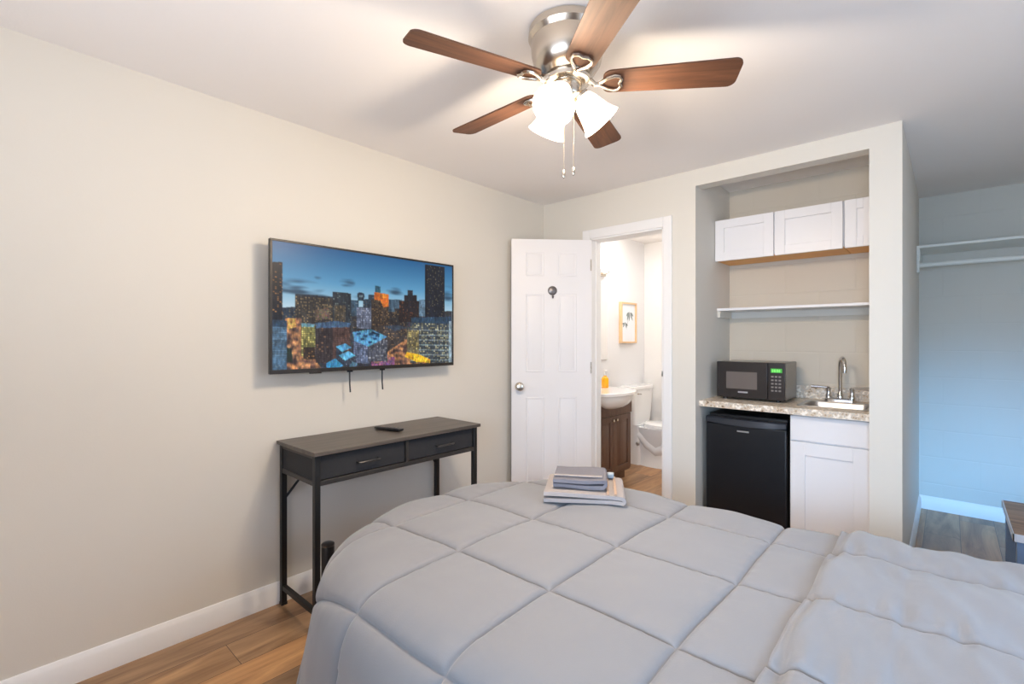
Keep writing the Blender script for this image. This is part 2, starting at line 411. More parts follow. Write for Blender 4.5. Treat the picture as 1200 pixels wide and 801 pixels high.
for k in range(5):
    r, t, n = blade_frame(k); o = Vector((FC.x, FC.y, BZ))
    pts = []
    def arc(cx, cy, rad, a0, a1, m=6):
        for i in range(m+1):
            a = a0 + (a1-a0)*i/m; pts.append((cx+rad*math.cos(a), cy+rad*math.sin(a)))
    r0, r1, w0, w1 = 0.125, 0.58, 0.052, 0.064
    arc(r0+0.03, -w0+0.03, 0.03, PI*1.5, PI, 5); pts.reverse(); pts2 = pts[:]; pts.clear()
    arc(r1-0.028, -w1+0.028, 0.028, -PI/2, 0); tip1 = pts[:]; pts.clear()
    arc(r1-0.028, w1-0.028, 0.028, 0, PI/2); tip2 = pts[:]; pts.clear()
    arc(r0+0.03, w0-0.03, 0.03, PI/2, PI, 5); b2 = pts[:]; pts.clear()
    poly = pts2 + tip1 + tip2 + b2
    # build in blade-local axes so the grain follows each blade
    M = Matrix((( r.x, t.x, n.x, 0),(r.y, t.y, n.y, 0),(r.z, t.z, n.z, 0),(0,0,0,1)))
    bm = B(); prism(bm, [(x, y, -0.003) for x, y in poly], (0,0,0.006))
    bmesh.ops.recalc_face_normals(bm, faces=bm.faces)
    me = bpy.data.meshes.new('blade')
    for f in bm.faces: f.smooth = False
    bm.to_mesh(me); bm.free(); me.materials.append(m_walnut)
    bl = bpy.data.objects.new('blade', me); col.objects.link(bl); bl.parent = fan
    bl.matrix_local = Matrix.Translation(o - Vector((FC.x,FC.y,H))) @ M
    # blade iron: arm from the hub with an open heart-shaped plate under the blade
    bm = B()
    P = lambda x, y, z: o + r*x + t*y + n*z
    z0 = 0.014
    tube(bm, [P(0.068,0,z0), P(0.085,0,0.004), P(0.098,0,-0.010), P(0.112,0,-0.009)], [0.011,0.010,0.009,0.008], 10)
    heart = [(0.108,0),(0.122,0.013),(0.142,0.026),(0.164,0.034),(0.180,0.030),(0.188,0.016),(0.182,0.0),(0.188,-0.016),(0.180,-0.030),(0.164,-0.034),(0.142,-0.026),(0.122,-0.013)]
    tube(bm, [P(x,y,-0.0085) for x,y in heart], 0.0062, 8, closed=True)
    obj('blade_iron', bm, m_nickel, fan)
shade_lights = []
for ph in (5, 122, 242):
    a = YAW + math.radians(ph); e = Vector((math.cos(a), math.sin(a), 0))
    ax = (e*math.sin(math.radians(40)) - Vector((0,0,1))*math.cos(math.radians(40))).normalized()
    o = Vector((FC.x,FC.y,2.175)) + e*0.042
    bm = B(); tube(bm, [Vector((FC.x,FC.y,2.185))+e*0.028, o - ax*0.004, o + ax*0.012], [0.011,0.014,0.022], 12)
    lathe(bm, [(0.020,0.004),(0.031,0.008),(0.032,0.022),(0.028,0.026)], o, ax, 24)
    obj('lamp_arm', bm, m_nickel, fan)
    bm = B()
    lathe(bm, [(0.029,0.014),(0.036,0.024),(0.044,0.045),(0.050,0.070),(0.056,0.095),(0.066,0.118),(0.072,0.128),(0.070,0.128),(0.064,0.117),(0.054,0.095),(0.048,0.070),(0.042,0.045),(0.034,0.026),(0.026,0.018)], o, ax, 32, cap=False)
    sh = obj('lamp_shade', bm, m_shade, fan)
    bm = B(); lathe(bm, [(0.004,0.022),(0.013,0.026),(0.016,0.040),(0.024,0.060),(0.026,0.075),(0.020,0.092),(0.006,0.100)], o, ax, 16)
    obj('bulb', bm, m_bulb, sh)
    shade_lights.append(o + ax*0.135)
for off, zb in ((-0.0135, 1.895), (0.021, 1.905)):
    p = FC + Rv*off - Vv*0.012
    bm = B(); tube(bm, [(p.x,p.y,2.125),(p.x,p.y,zb)], 0.0016, 6)
    ch = obj('pull_chain', bm, m_nickel, fan)
    bm = B(); lathe(bm, [(0.002,0.004),(0.0055,-0.004),(0.006,-0.012),(0.004,-0.022),(0.0015,-0.026)], (p.x,p.y,zb), (0,0,1), 10)
    obj('chain_pull', bm, m_nickel, ch)

# ------------------------------------------------------------------ television
TY0, TY1, TZ0, TZ1, TX = -2.190, -1.058, 1.138, 1.781, 0.10
tv = thing('television', (0, (TY0+TY1)/2, TZ0), 'wall-mounted flat television showing a city skyline at dusk', 'television')
bm = B(); bx(bm, 0.078, TX-0.001, TY0, TY1, TZ0, TZ1); obj('casing', bm, m_plastic, tv, 0.003)
bm = B(); bx(bm, 0.045, 0.079, TY0+0.2, TY1-0.2, TZ0+0.04, TZ1-0.2); obj('rear_housing', bm, m_plastic, tv, 0.006)
bm = B(); bx(bm, 0.0, 0.012, -1.80, -1.45, 1.30, 1.62); bx(bm, 0.012, 0.046, -1.775, -1.745, 1.22, 1.66); bx(bm, 0.012, 0.046, -1.580, -1.550, 1.22, 1.66); obj('wall_mount', bm, m_black, tv)
bm = B(); e = 0.011
bx(bm, TX-0.002, TX+0.003, TY0, TY1, TZ1-e, TZ1); bx(bm, TX-0.002, TX+0.003, TY0, TY1, TZ0, TZ0+0.020)
bx(bm, TX-0.002, TX+0.003, TY0, TY0+e, TZ0+0.020, TZ1-e); bx(bm, TX-0.002, TX+0.003, TY1-e, TY1, TZ0+0.020, TZ1-e)
bx(bm, TX-0.006, TX+0.005, TY0+0.19, TY0+0.25, TZ0-0.006, TZ0+0.004)
obj('bezel', bm, m_bezel, tv, 0.0012)
for y in (-1.764, -1.563):
    bm = B(); tube(bm, [(0.062,y,1.26),(0.066,y,1.12),(0.064,y+0.002,1.06),(0.068,y+0.003,1.018)], 0.0042, 6); bx(bm, 0.060,0.074,y-0.012,y+0.014,1.128,1.142)
    obj('mount_strap', bm, m_plastic, tv)

# screen picture: painted cell by cell into vertex colours of the flat screen
SW, SH = 420, 236
def sky(u, v):
    top = (34, 92, 140); mid = (88, 150, 190); low = (180, 208, 222)
    if v < 0.28: t = v/0.28; a, b = top, mid
    else: t = min(1, (v-0.28)/0.22); a, b = mid, low
    c = [a[i]+(b[i]-a[i])*t for i in range(3)]
    n = noise.noise(Vector((u*5, v*17, 3.1)))*0.6 + noise.noise(Vector((u*14, v*40, 8.0)))*0.4
    def cloud(cu, cv, ru, rv, s):
        d = ((u-cu)/ru)**2 + ((v-cv)/rv)**2
        return max(0, s*(1-d)*(0.45+2.2*n)) if d < 1 else 0
    k = cloud(0.10,0.34,0.14,0.07,1.1)+cloud(0.20,0.42,0.09,0.035,1.2)+cloud(0.345,0.27,0.045,0.05,1.0)+cloud(0.62,0.31,0.065,0.04,1.1)+cloud(0.20,0.25,0.02,0.02,0.5)+cloud(0.97,0.30,0.05,0.12,0.8)+cloud(0.73,0.42,0.09,0.05,0.6)+cloud(0.42,0.39,0.06,0.02,0.5)
    k = min(0.85, k); d = (38, 62, 84)
    return [c[i]*(1-k)+d[i]*k for i in range(3)]
buf = [[sky(i/(SW-1), j/(SH-1)) for i in range(SW)] for j in range(SH)]
SKY = [row[:] for row in buf]
def sv(px, py):
    t = (px-150)/800.0
    s = 0.7544*t/(1-t+0.7544*t); top = 90+105*t; bot = 660-35*t
    return s*(SW-1), (py-top)/(bot-top)*(SH-1)
rng = random.Random(11)
def fill(poly, fn):
    P = [sv(*p) for p in poly]
    x0 = max(0,int(min(p[0] for p in P))); x1 = min(SW-1,int(max(p[0] for p in P))+1)
    y0 = max(0,int(min(p[1] for p in P))); y1 = min(SH-1,int(max(p[1] for p in P))+1)
    for j in range(y0, y1+1):
        for i in range(x0, x1+1):
            ins = False; n = len(P)
            for a in range(n):
                (xa,ya),(xb,yb) = P[a], P[(a+1)%n]
                if (ya > j) != (yb > j) and i < (xb-xa)*(j-ya)/(yb-ya)+xa: ins = not ins
            if ins: buf[j][i] = fn(i, j, buf[j][i])
def bld(x0, y0, x1, y1, base, lit, dens, cw=3, chh=3, slope=0.0, shade=0.0):
    tbl = {}
    px0, py0 = sv(x0, y0)
    def fn(i, j, old):
        key = (int(i-px0)//cw, int(j-py0)//chh)
        if key not in tbl: tbl[key] = (rng.random(), rng.uniform(0.7, 1.25))
        q, b = tbl[key]
        edge = (int(i-px0) % cw == 0) or (int(j-py0) % chh == 0)
        v = rng.uniform(0.88, 1.12)
        if q < dens and not edge: return [min(255, (c*0.72+base[n]*0.28)*b) for n, c in enumerate(lit)]
        k = (0.72 if edge else 1.0) * v
        return [c*k for c in base]
    fill([(x0,y0),(x1,y0+slope),(x1,y1),(x0,y1)], fn)
def flat(poly, c, jit=0.12):
    fill(poly, lambda i, j, o: [max(0,min(255, v*rng.uniform(1-jit,1+jit))) for v in c])
# ground glow
def glow(i, j, o):
    n = noise.noise(Vector((i*0.05, j*0.07, 2)))+0.5*noise.noise(Vector((i*0.17, j*0.2, 5)))
    c = (96, 70, 60); k = 1+0.7*n
    return [max(18, min(255, v*k)) for v in c]
flat([(150,395),(950,395),(950,640),(150,665)], (52,54,60), 0.35)
flat([(190,385),(260,380),(260,470),(190,470)], (52,62,78), 0.3)
# distant skyline
for x0,y0,x1,y1,c,l,d in ((192,388,255,440,(46,62,80),(190,150,90),0.15),(455,372,525,475,(58,58,62),(170,140,95),0.25),(495,350,530,420,(60,84,104),(140,150,150),0.1),
        (548,345,600,420,(54,70,88),(160,140,110),0.15),(572,325,598,360,(46,62,78),(120,120,120),0.1),(655,375,745,480,(52,50,52),(170,130,80),0.2),(660,345,690,400,(70,96,118),(120,140,150),0.1),
        (690,345,722,385,(80,110,134),(120,140,150),0.08),(800,345,832,420,(110,144,170),(130,160,180),0.1),(710,350,800,445,(44,36,36),(150,84,50),0.2),(733,325,790,400,(38,36,42),(130,80,50),0.12),(748,303,772,350,(36,40,50),(80,80,90),0.1)):
    bld(x0,y0,x1,y1,c,l,d)
flat([(522,320),(532,314),(552,318),(556,332),(548,352),(526,350)], (44,58,72), 0.3); flat([(530,326),(548,326),(546,336),(532,336)], (130,150,160), 0.2)
bld(250,325,415,455,(62,58,56),(196,164,108),0.3, 3, 3, 12); flat([(250,323),(415,335),(415,343),(250,331)], (40,48,58), 0.2)
flat([(330,395),(392,385),(405,430),(340,440)], (96,82,68), 0.35)
bld(413,312,495,460,(44,52,60),(120,130,120),0.18, 4, 3, 8); bld(420,372,470,460,(84,76,66),(190,160,100),0.2)
bld(520,380,585,475,(104,112,134),(170,176,196),0.3, 3, 4)
bld(585,345,662,485,(64,54,48),(176,136,84),0.25)
flat([(598,312),(662,322),(662,376),(640,380),(625,350),(598,346)], (196,100,40), 0.3); flat([(602,284),(627,288),(627,316),(602,312)], (40,80,98), 0.15); flat([(627,318),(655,322),(655,340),(630,338)], (236,140,50), 0.15)
bld(150,185,193,440,(26,28,36),(204,136,64),0.16, 4, 3)
bld(830,187,916,425,(28,34,46),(150,130,90),0.13, 3, 3, 10); flat([(826,187),(834,187),(834,425),(826,425)], (16,20,28), 0.1)
# streets
def street(i, j, o):
    n = noise.noise(Vector((i*0.09, j*0.12, 1)))
    t = max(0, min(1, 0.5+n*1.1+0.5*noise.noise(Vector((i*0.5, j*0.16, 7)))))
    a = (70, 54, 54); b_ = (206, 142, 92)
    return [min(255, (a[q]+(b_[q]-a[q])*t)*rng.uniform(0.88,1.12)) for q in range(3)]
fill([(205,430),(275,430),(300,560),(370,660),(212,664)], street)
flat([(215,430),(250,432),(255,470),(215,480)], (222,170,90), 0.25)
flat([(205,560),(235,565),(238,625),(208,625)], (34,44,36), 0.3)
bld(275,455,337,600,(120,118,70),(226,206,120),0.45, 4, 4); flat([(275,452),(337,456),(330,470),(278,468)], (110,150,170), 0.2)
bld(285,560,338,612,(58,46,40),(210,150,80),0.2)
bld(340,470,415,628,(58,50,52),(150,110,80),0.06, 5, 4); bld(415,458,492,625,(84,62,58),(140,90,66),0.1, 5, 4, -4)
flat([(338,452),(430,442),(494,452),(490,470),(415,472),(342,474)], (62,88,118), 0.15)
bld(630,462,745,580,(70,64,64),(176,138,88),0.2, 4, 3); flat([(640,465),(700,458),(745,470),(690,486)], (52,62,76), 0.2)
fill([(655,580),(745,520),(765,560),(850,600),(850,636),(600,645)], street)
flat([(585,622),(690,600),(690,640),(585,648)], (128,84,120), 0.5); flat([(600,608),(670,594),(670,615),(600,630)], (156,116,100), 0.5)
# centre block with blue-lit roof
bld(505,515,575,630,(92,104,132),(150,160,190),0.3, 4, 4); bld(570,525,657,622,(82,86,100),(176,176,180),0.35, 3, 4)
flat([(500,492),(585,478),(658,512),(572,556),(512,532)], (84,146,186), 0.2)
for q in ((530,498),(560,508),(585,500),(602,520),(580,535),(545,522),(612,507)): flat([(q[0]-9,q[1]-4),(q[0]+8,q[1]-5),(q[0]+9,q[1]+5),(q[0]-8,q[1]+6)], (30,66,100), 0.2)
flat([(590,488),(625,500),(612,504),(582,494)], (30,50,70), 0.2)
bld(428,560,470,640,(52,62,78),(130,150,170),0.15); bld(470,590,520,640,(64,72,88),(140,150,170),0.2)
flat([(428,556),(470,541),(498,560),(455,580)], (84,158,200), 0.12); flat([(440,595),(485,575),(515,595),(470,618)], (92,168,208), 0.12); flat([(385,630),(425,608),(462,640),(430,656),(388,655)], (58,140,186), 0.15); flat([(488,640),(500,622),(524,630),(520,650),(490,655)], (90,130,150), 0.3)
# lower left block
bld(150,445,213,662,(76,106,132),(104,134,158),0.3, 60, 3); flat([(150,438),(213,442),(213,470),(150,468)], (36,58,80), 0.15)
# lower right hotel-like block
flat([(765,425),(945,420),(945,475),(765,470)], (40,64,86), 0.2)
bld(760,448,946,628,(64,74,84),(196,186,140),0.45, 5, 4, 4)
for k in range(7):
    y = 478+k*22; flat([(762,y),(946,y+3),(946,y+8),(762,y+5)], (122,136,140), 0.15)
bld(745,480,800,600,(112,104,80),(216,190,110),0.4, 4, 4)
flat([(745,580),(800,590),(850,612),(850,628),(790,625),(735,600)], (232,168,40), 0.25); flat([(770,595),(840,612),(836,624),(790,618)], (250,196,50), 0.15)
flat([(935,440),(946,440),(946,628),(935,628)], (150,170,182), 0.1)
for _ in range(700):
    i = rng.randrange(SW); j = rng.randrange(int(SH*0.5), SH)
    c = rng.choice(((240,190,110),(220,150,70),(200,210,220),(30,34,44),(40,46,58)))
    buf[j][i] = [buf[j][i][q]*0.45+c[q]*0.55 for q in range(3)]
for j in range(SH):
    for i in range(SW):
        v_ = j/(SH-1)
        if buf[j][i] is not SKY[j][i]:
            k_ = 1 + 0.42*noise.noise(Vector((i*0.32, j*0.10, 1.3))) + 0.30*noise.noise(Vector((i*0.75, j*0.6, 2.3))) + 0.25*noise.noise(Vector((i*0.06, j*0.08, 4.3)))
            buf[j][i] = [max(8, min(255, c*k_)) for c in buf[j][i]]
src = buf
def px(i, j): return src[min(SH-1,max(0,j))][min(SW-1,max(0,i))]
buf = [[[0.36*px(i,j)[q]+0.16*(px(i-1,j)[q]+px(i+1,j)[q]+px(i,j-1)[q]+px(i,j+1)[q]) for q in range(3)] for i in range(SW)] for j in range(SH)]
verts = []; cols_ = []
ya, yb, za, zb = TY0+e, TY1-e, TZ1-e, TZ0+0.020
for j in range(SH):
    for i in range(SW):
        verts.append((TX+0.0004, ya+(yb-ya)*i/(SW-1) - tv.location.y, za+(zb-za)*j/(SH-1) - tv.location.z)); cols_.extend(lin(buf[j][i]))
faces = [(j*SW+i, (j+1)*SW+i, (j+1)*SW+i+1, j*SW+i+1) for j in range(SH-1) for i in range(SW-1)]
me = bpy.data.meshes.new('screen'); me.from_pydata(verts, [], faces)
at = me.color_attributes.new('picture', 'FLOAT_COLOR', 'POINT'); at.data.foreach_set('color', cols_)
ms = bpy.data.materials.new('screen_picture'); ms.use_nodes = True
nt = ms.node_tree; b = nt.nodes['Principled BSDF']; an = nt.nodes.new('ShaderNodeAttribute'); an.attribute_name = 'picture'
nt.links.new(an.outputs['Color'], b.inputs['Emission Color']); b.inputs['Emission Strength'].default_value = 0.95
b.inputs['Base Color'].default_value = (0.01,0.01,0.012,1); b.inputs['Roughness'].default_value = 0.35; b.inputs['Specular IOR Level'].default_value = 0.2
me.materials.append(ms); so = bpy.data.objects.new('screen', me); col.objects.link(so); so.parent = tv
so['label'] = 'lit screen with dusk city view'

# ------------------------------------------------------------------ console table
KX0, KX1, KY0, KY1, KZ = 0.012, 0.412, -2.125, -1.115, 0.806
desk = thing('console_table', ((KX0+KX1)/2, (KY0+KY1)/2, 0), 'slim charcoal console table with two drawers under the television', 'table')
bm = B(); bx(bm, KX0, KX1, KY0, KY1, KZ-0.018, KZ); obj('tabletop', bm, m_desk, desk, 0.002)
lw = 0.026; LX = (KX0+0.008, KX1-0.018-lw); LY = (KY0+0.012, KY1-0.012-lw)
for x in LX:
    for y in LY:
        bm = B(); bx(bm, x, x+lw, y, y+lw, 0.012, KZ-0.018); lg = obj('leg', bm, m_black, desk, 0.002)
        bm = B(); bx(bm, x-0.001, x+lw+0.001, y-0.001, y+lw+0.001, 0, 0.013); obj('foot_cap', bm, m_plastic, lg)
xa, xb = LX[0], LX[1]+lw; ya_, yb_ = LY[0], LY[1]+lw; zr = 0.650
bm = B()
bx(bm, xb-lw, xb-0.001, LY[0]+lw, LY[1], zr, zr+0.022); bx(bm, xa, xa+lw, LY[0]+lw, LY[1], zr, zr+0.022)
bx(bm, LX[0]+lw, LX[1], ya_+0.002, ya_+0.022, zr, zr+0.022); bx(bm, LX[0]+lw, LX[1], yb_-0.022, yb_-0.002, zr, zr+0.022)
bx(bm, LX[0]+lw, LX[1], ya_+0.002, ya_+0.022, KZ-0.036, KZ-0.018); bx(bm, LX[0]+lw, LX[1], yb_-0.022, yb_-0.002, KZ-0.036, KZ-0.018)
bx(bm, xb-lw, xb-0.001, -1.631, -1.615, zr+0.022, KZ-0.018)
obj('drawer_frame', bm, m_deskframe, desk, 0.0015)
for yy in (ya_+0.006, yb_-0.012):
    bm = B(); bx(bm, LX[0]+lw, LX[1], yy, yy+0.006, zr+0.022, KZ-0.036); obj('side_panel', bm, m_drawer, desk)
bm = B(); bx(bm, xa+0.004, xa+0.010, LY[0]+lw, LY[1], zr+0.022, KZ-0.018); obj('back_panel', bm, m_drawer, desk)
for y0, y1 in ((LY[0]+lw+0.003, -1.634), (-1.612, LY[1]-0.003)):
    bm = B(); bx(bm, xa+0.05, xb-0.010, y0, y1, zr+0.025, KZ-0.024); dr = obj('drawer', bm, m_drawer, desk, 0.002)
    yc = (y0+y1)/2+0.01; bm = B()
    tube(bm, [(xb-0.012,yc-0.055,0.722),(xb+0.014,yc-0.055,0.722),(xb+0.016,yc-0.048,0.722),(xb+0.016,yc+0.048,0.722),(xb+0.014,yc+0.055,0.722),(xb-0.012,yc+0.055,0.722)], 0.0048, 8)
    obj('handle', bm, m_handle, dr)
for y0, y1, zA, zB in ((LY[0]+lw-0.004, LY[0]+lw+0.115, 0.520, zr+0.004), (LY[1]+0.004, LY[1]-0.115, 0.520, zr+0.004)):
    bm = B(); tube(bm, [(xa+0.012,y0,zA),(xa+0.012,y1,zB)], 0.006, 8); obj('corner_brace', bm, m_black, desk)
for y in LY:
    bm = B(); bx(bm, LX[0]+lw, LX[1], y+0.003, y+lw-0.003, 0.075, 0.097); obj('foot_rail', bm, m_black, desk)

# remote on the table
rem = thing('remote_control', (0.19, -1.60, KZ), 'black remote control lying on the console table', 'remote control')
ru = Vector((math.cos(0.25), math.sin(0.25), 0)); rw = Vector((-ru.y, ru.x, 0)); ro = Vector((0.19, -1.60, KZ))
bm = B()
rings = []
for s in (-0.088, -0.084, -0.06, 0.0, 0.06, 0.084, 0.088):
    hw = 0.024 if abs(s) < 0.08 else 0.019; hh = 0.017 if abs(s) < 0.08 else 0.012
    ring = []
    for k in range(16):
        a = 2*PI*k/16; ca, sa = math.cos(a), math.sin(a)
        ring.append(ro + ru*s + rw*(hw*math.copysign(abs(ca)**0.5, ca)) + Vector((0,0,0.0095+hh*0.5*math.copysign(abs(sa)**0.6, sa))))
    rings.append(ring)
loft(bm, rings); obj('remote_body', bm, m_plastic, rem)
bm = B()
for i in range(7):
    for j in (-1,0,1):
        obox(bm, ro, ru, rw, Vector((0,0,1)), -0.07+i*0.02, -0.06+i*0.02, j*0.012-0.004, j*0.012+0.004, 0.017, 0.0195)
obj('keypad', bm, m_button, rem)

# black canister by the desk leg
cn = thing('black_canister', (0.20, -1.955, 0), 'slim black cylinder standing on the floor behind the console table front leg', 'canister')
bm = B(); lathe(bm, [(0.030,0.0),(0.031,0.004),(0.031,0.285),(0.029,0.289)], (0.20,-1.955,0), (0,0,1), 28); obj('body', bm, m_plastic, cn)
bm = B(); lathe(bm, [(0.031,0.289),(0.032,0.292),(0.031,0.300),(0.024,0.305),(0.008,0.307)], (0.20,-1.955,0), (0,0,1), 28); obj('lid', bm, m_handle, cn)

# ------------------------------------------------------------------ kitchenette
# worktop with sink cut-out
WZ = 0.907; WY = 0.055
SX0, SX1, SY0, SY1 = 1.80, 2.125, 0.20, 0.50
wt = thing('worktop', ((NL+NR)/2, 0.3, WZ-0.04), 'speckled beige laminate worktop over the fridge and cabinet', 'countertop')
bm = B()
a0, a1 = NL+0.001, NR-0.001; b1 = ND-0.001
bx(bm, a0, SX0, WY, b1, WZ-0.038, WZ); bx(bm, SX1, a1, WY, b1, WZ-0.038, WZ); bx(bm, SX0, SX1, WY, SY0, WZ-0.038, WZ); bx(bm, SX0, SX1, SY1, b1, WZ-0.038, WZ)
obj('slab', bm, m_granite, wt)
bm = B(); bx(bm, a0, a1, b1-0.02, b1, WZ+0.0005, WZ+0.085); tag(obj('backsplash', bm, m_granite, None, 0.003), 'low speckled backsplash strip along the niche back wall', 'backsplash')
# sink
sk = thing('bar_sink', ((SX0+SX1)/2, (SY0+SY1)/2, WZ), 'small stainless drop-in sink set in the worktop', 'sink')
def rrect(cx, cy, hx, hy, r, z, n=6):
    P = []
    for qx, qy, a0_ in ((1,1,0),(-1,1,PI/2),(-1,-1,PI),(1,-1,1.5*PI)):
        for i in range(n+1):
            a = a0_ + PI/2*i/n; P.append(Vector((cx+qx*(hx-r)+r*math.cos(a), cy+qy*(hy-r)+r*math.sin(a), z)))
    return P
cx, cy = (SX0+SX1)/2, (SY0+SY1)/2; hx, hy = (SX1-SX0)/2, (SY1-SY0)/2
bm = B()
loft(bm, [rrect(cx,cy,hx+0.018,hy+0.018,0.03,WZ+0.001), rrect(cx,cy,hx+0.016,hy+0.016,0.03,WZ+0.005), rrect(cx,cy,hx-0.004,hy-0.004,0.04,WZ+0.004),
          rrect(cx,cy,hx-0.010,hy-0.010,0.04,WZ-0.006), rrect(cx,cy,hx-0.02,hy-0.02,0.05,WZ-0.12), rrect(cx,cy,hx-0.05,hy-0.05,0.05,WZ-0.135)], cap=False)
vs = [v for v in bm.verts if v.co.z < WZ-0.134]; bm.faces.new(vs[-28:])
obj('basin', bm, m_steel, sk)
bm = B(); lathe(bm, [(0.036,0.0),(0.036,0.003),(0.028,0.002),(0.004,0.001)], (cx,cy,WZ-0.135), (0,0,1), 20); obj('drain', bm, m_chrome, sk)
# faucet
fx, fy = 1.955, 0.545
fc = thing('faucet', (fx, fy, WZ), 'chrome gooseneck faucet with two lever handles behind the small sink', 'faucet')
bm = B(); loft(bm, [rrect(fx,fy,0.085,0.026,0.024,WZ), rrect(fx,fy,0.084,0.025,0.024,WZ+0.018), rrect(fx,fy,0.076,0.018,0.017,WZ+0.026)]); obj('base', bm, m_chrome, fc)
pts = [(fx,fy,WZ+0.02),(fx,fy,WZ+0.05),(fx,fy,WZ+0.12),(fx,fy,WZ+0.225)]
gr = 0.052; gd = Vector((0.35,-0.94,0)).normalized()
for i in range(1, 13):
    a = PI*i/12*1.02; pts.append((fx+gd.x*(gr-gr*math.cos(a)), fy+gd.y*(gr-gr*math.cos(a)), WZ+0.225+gr*1.1*math.sin(a)))
pe = pts[-1]; pts.append((pe[0], pe[1], pe[2]-0.03))
bm = B(); tube(bm, pts, 0.0105, 14); lathe(bm, [(0.018,0.024),(0.018,0.05),(0.013,0.06),(0.011,0.07)], (fx,fy,WZ), (0,0,1), 20); obj('spout', bm, m_chrome, fc)
for s in (-1, 1):
    hx_ = fx+s*0.062
    bm = B(); lathe(bm, [(0.017,0.02),(0.016,0.04),(0.011,0.055),(0.013,0.075),(0.014,0.088),(0.006,0.096)], (hx_,fy,WZ), (0,0,1), 18)
    tube(bm, [(hx_,fy,WZ+0.088),(hx_+s*0.03,fy-0.004,WZ+0.092),(hx_+s*0.095,fy-0.010,WZ+0.093)], [0.007,0.008,0.0115], 10)
    obj('lever', bm, m_chrome, fc)

# mini fridge
fr = thing('mini_fridge', (1.517, 0.35, 0), 'black compact fridge tucked under the worktop', 'refrigerator')
f0, f1 = 1.281, 1.753
bm = B(); bx(bm, f0+0.004, f1-0.004, 0.150, 0.62, 0.02, 0.822); obj('cabinet_body', bm, m_plastic, fr, 0.006)
bm = B(); bx(bm, f0, f1, 0.098, 0.146, 0.035, 0.765); fd = obj('door', bm, m_fridge, fr, 0.008)
fd['label'] = 'matte black fridge door'
bm = B()   # curved pull along the top of the door
n = 14; lo = []; 
rings = []
for i in range(n+1):
    u = i/n; x = f0+0.001+(f1-f0-0.002)*u; d = 0.012*(4*u*(1-u)); zt = 0.806; zbv = 0.766-0.012*(4*u*(1-u))
    rings.append([Vector((x,0.146,zt)),Vector((x,0.102,zt)),Vector((x,0.094-d*0.4,zt-0.008)),Vector((x,0.094-d,zbv+0.006)),Vector((x,0.100,zbv)),Vector((x,0.146,zbv))])
loft(bm, rings); obj('door_pull', bm, m_fridgelip, fd)
bm = B(); bx(bm, 1.475, 1.545, 0.094, 0.0985, 0.722, 0.732); obj('badge', bm, m_logo, fd, 0.002)
for x in (f0+0.05, f1-0.05):
    for y in (0.18, 0.58):
        bm = B(); cyl(bm, (x,y,0), (x,y,0.022), 0.016, None, 12); obj('foot', bm, m_plastic, fr)

# base cabinet
c0, c1, cf = 1.768, NR-0.002, 0.118
bc = thing('base_cabinet', ((c0+c1)/2, 0.38, 0), 'white shaker sink cabinet beside the black fridge', 'cabinet')
bm = B(); bx(bm, c0, c1, cf, 0.64, 0.10, WZ-0.18); bx(bm, c0, c1, cf, 0.19, WZ-0.18, WZ-0.0385); bx(bm, c0, c0+0.016, cf, 0.64, WZ-0.18, WZ-0.0385); bx(bm, c1-0.016, c1, cf, 0.64, WZ-0.18, WZ-0.0385); bx(bm, c0+0.002, c1-0.002, cf+0.06, 0.64, 0, 0.10); obj('carcass', bm, m_cab, bc)
bm = B(); bx(bm, c0+0.004, c1-0.003, 0.098, cf-0.0005, 0.716, 0.858); obj('false_drawer_front', bm, m_cab, bc, 0.002)
def shaker(bm, x0, x1, y0, y1, z0, z1, w):
    """five-piece frame-and-panel door facing -Y"""
    bx(bm, x0, x0+w, y0, y1, z0, z1); bx(bm, x1-w, x1, y0, y1, z0, z1); bx(bm, x0+w, x1-w, y0, y1, z0, z0+w); bx(bm, x0+w, x1-w, y0, y1, z1-w, z1)
    bx(bm, x0+w, x1-w, y0+0.009, y1, z0+w, z1-w)
bm = B(); shaker(bm, c0+0.004, c1-0.003, 0.098, cf-0.0005, 0.115, 0.708, 0.075); obj('door', bm, m_cab, bc, 0.0015)

# wall cabinets
WCZ0, WCZ1, WCY = 1.846, 2.128, 0.340
def wall_cab(x0, x1, doors, label):
    t = thing('wall_cabinet', ((x0+x1)/2, 0.5, WCZ0), label, 'cabinet', None)
    bm = B(); bx(bm, x0, x1, WCY+0.020, ND-0.001, WCZ0+0.012, WCZ1); obj('carcass', bm, m_cab, t)
    bm = B(); bx(bm, x0+0.001, x1-0.001, WCY+0.021, ND-0.002, WCZ0+0.006, WCZ0+0.0118); u = obj('underside_panel', bm, m_maple, t); u['label'] = 'bare honey-coloured wood underside'
    for d0, d1 in doors:
        bm = B(); shaker(bm, d0, d1, WCY, WCY+0.0195, WCZ0, WCZ1, 0.058); obj('door', bm, m_cab, t, 0.0015)
wall_cab(NL+0.001, 1.999, ((NL+0.004, 1.623), (1.631, 1.996)), 'white two-door wall cabinet high in the kitchenette niche')
wall_cab(2.001, NR-0.001, ((2.006, NR-0.003),), 'narrow white wall cabinet half hidden by the niche edge')
# open shelf
ws = thing('wall_shelf', ((NL+NR)/2, 0.5, 1.46), 'plain white shelf board on wall cleats below the wall cabinets', 'shelf')
boxobj('shelf_board', (NL+0.001, NR-0.001, 0.385, ND-0.001, 1.504, 1.522), m_cab, ws, 0.002)
boxobj('back_cleat', (NL+0.020, NR-0.020, ND-0.019, ND-0.001, 1.458, 1.5035), m_wall, ws, 0.001)
boxobj('side_cleat', (NL+0.001, NL+0.019, 0.395, ND-0.001, 1.458, 1.5035), m_wall, ws, 0.001)
boxobj('side_cleat', (NR-0.019, NR-0.001, 0.395, ND-0.001, 1.458, 1.5035), m_wall, ws, 0.001)

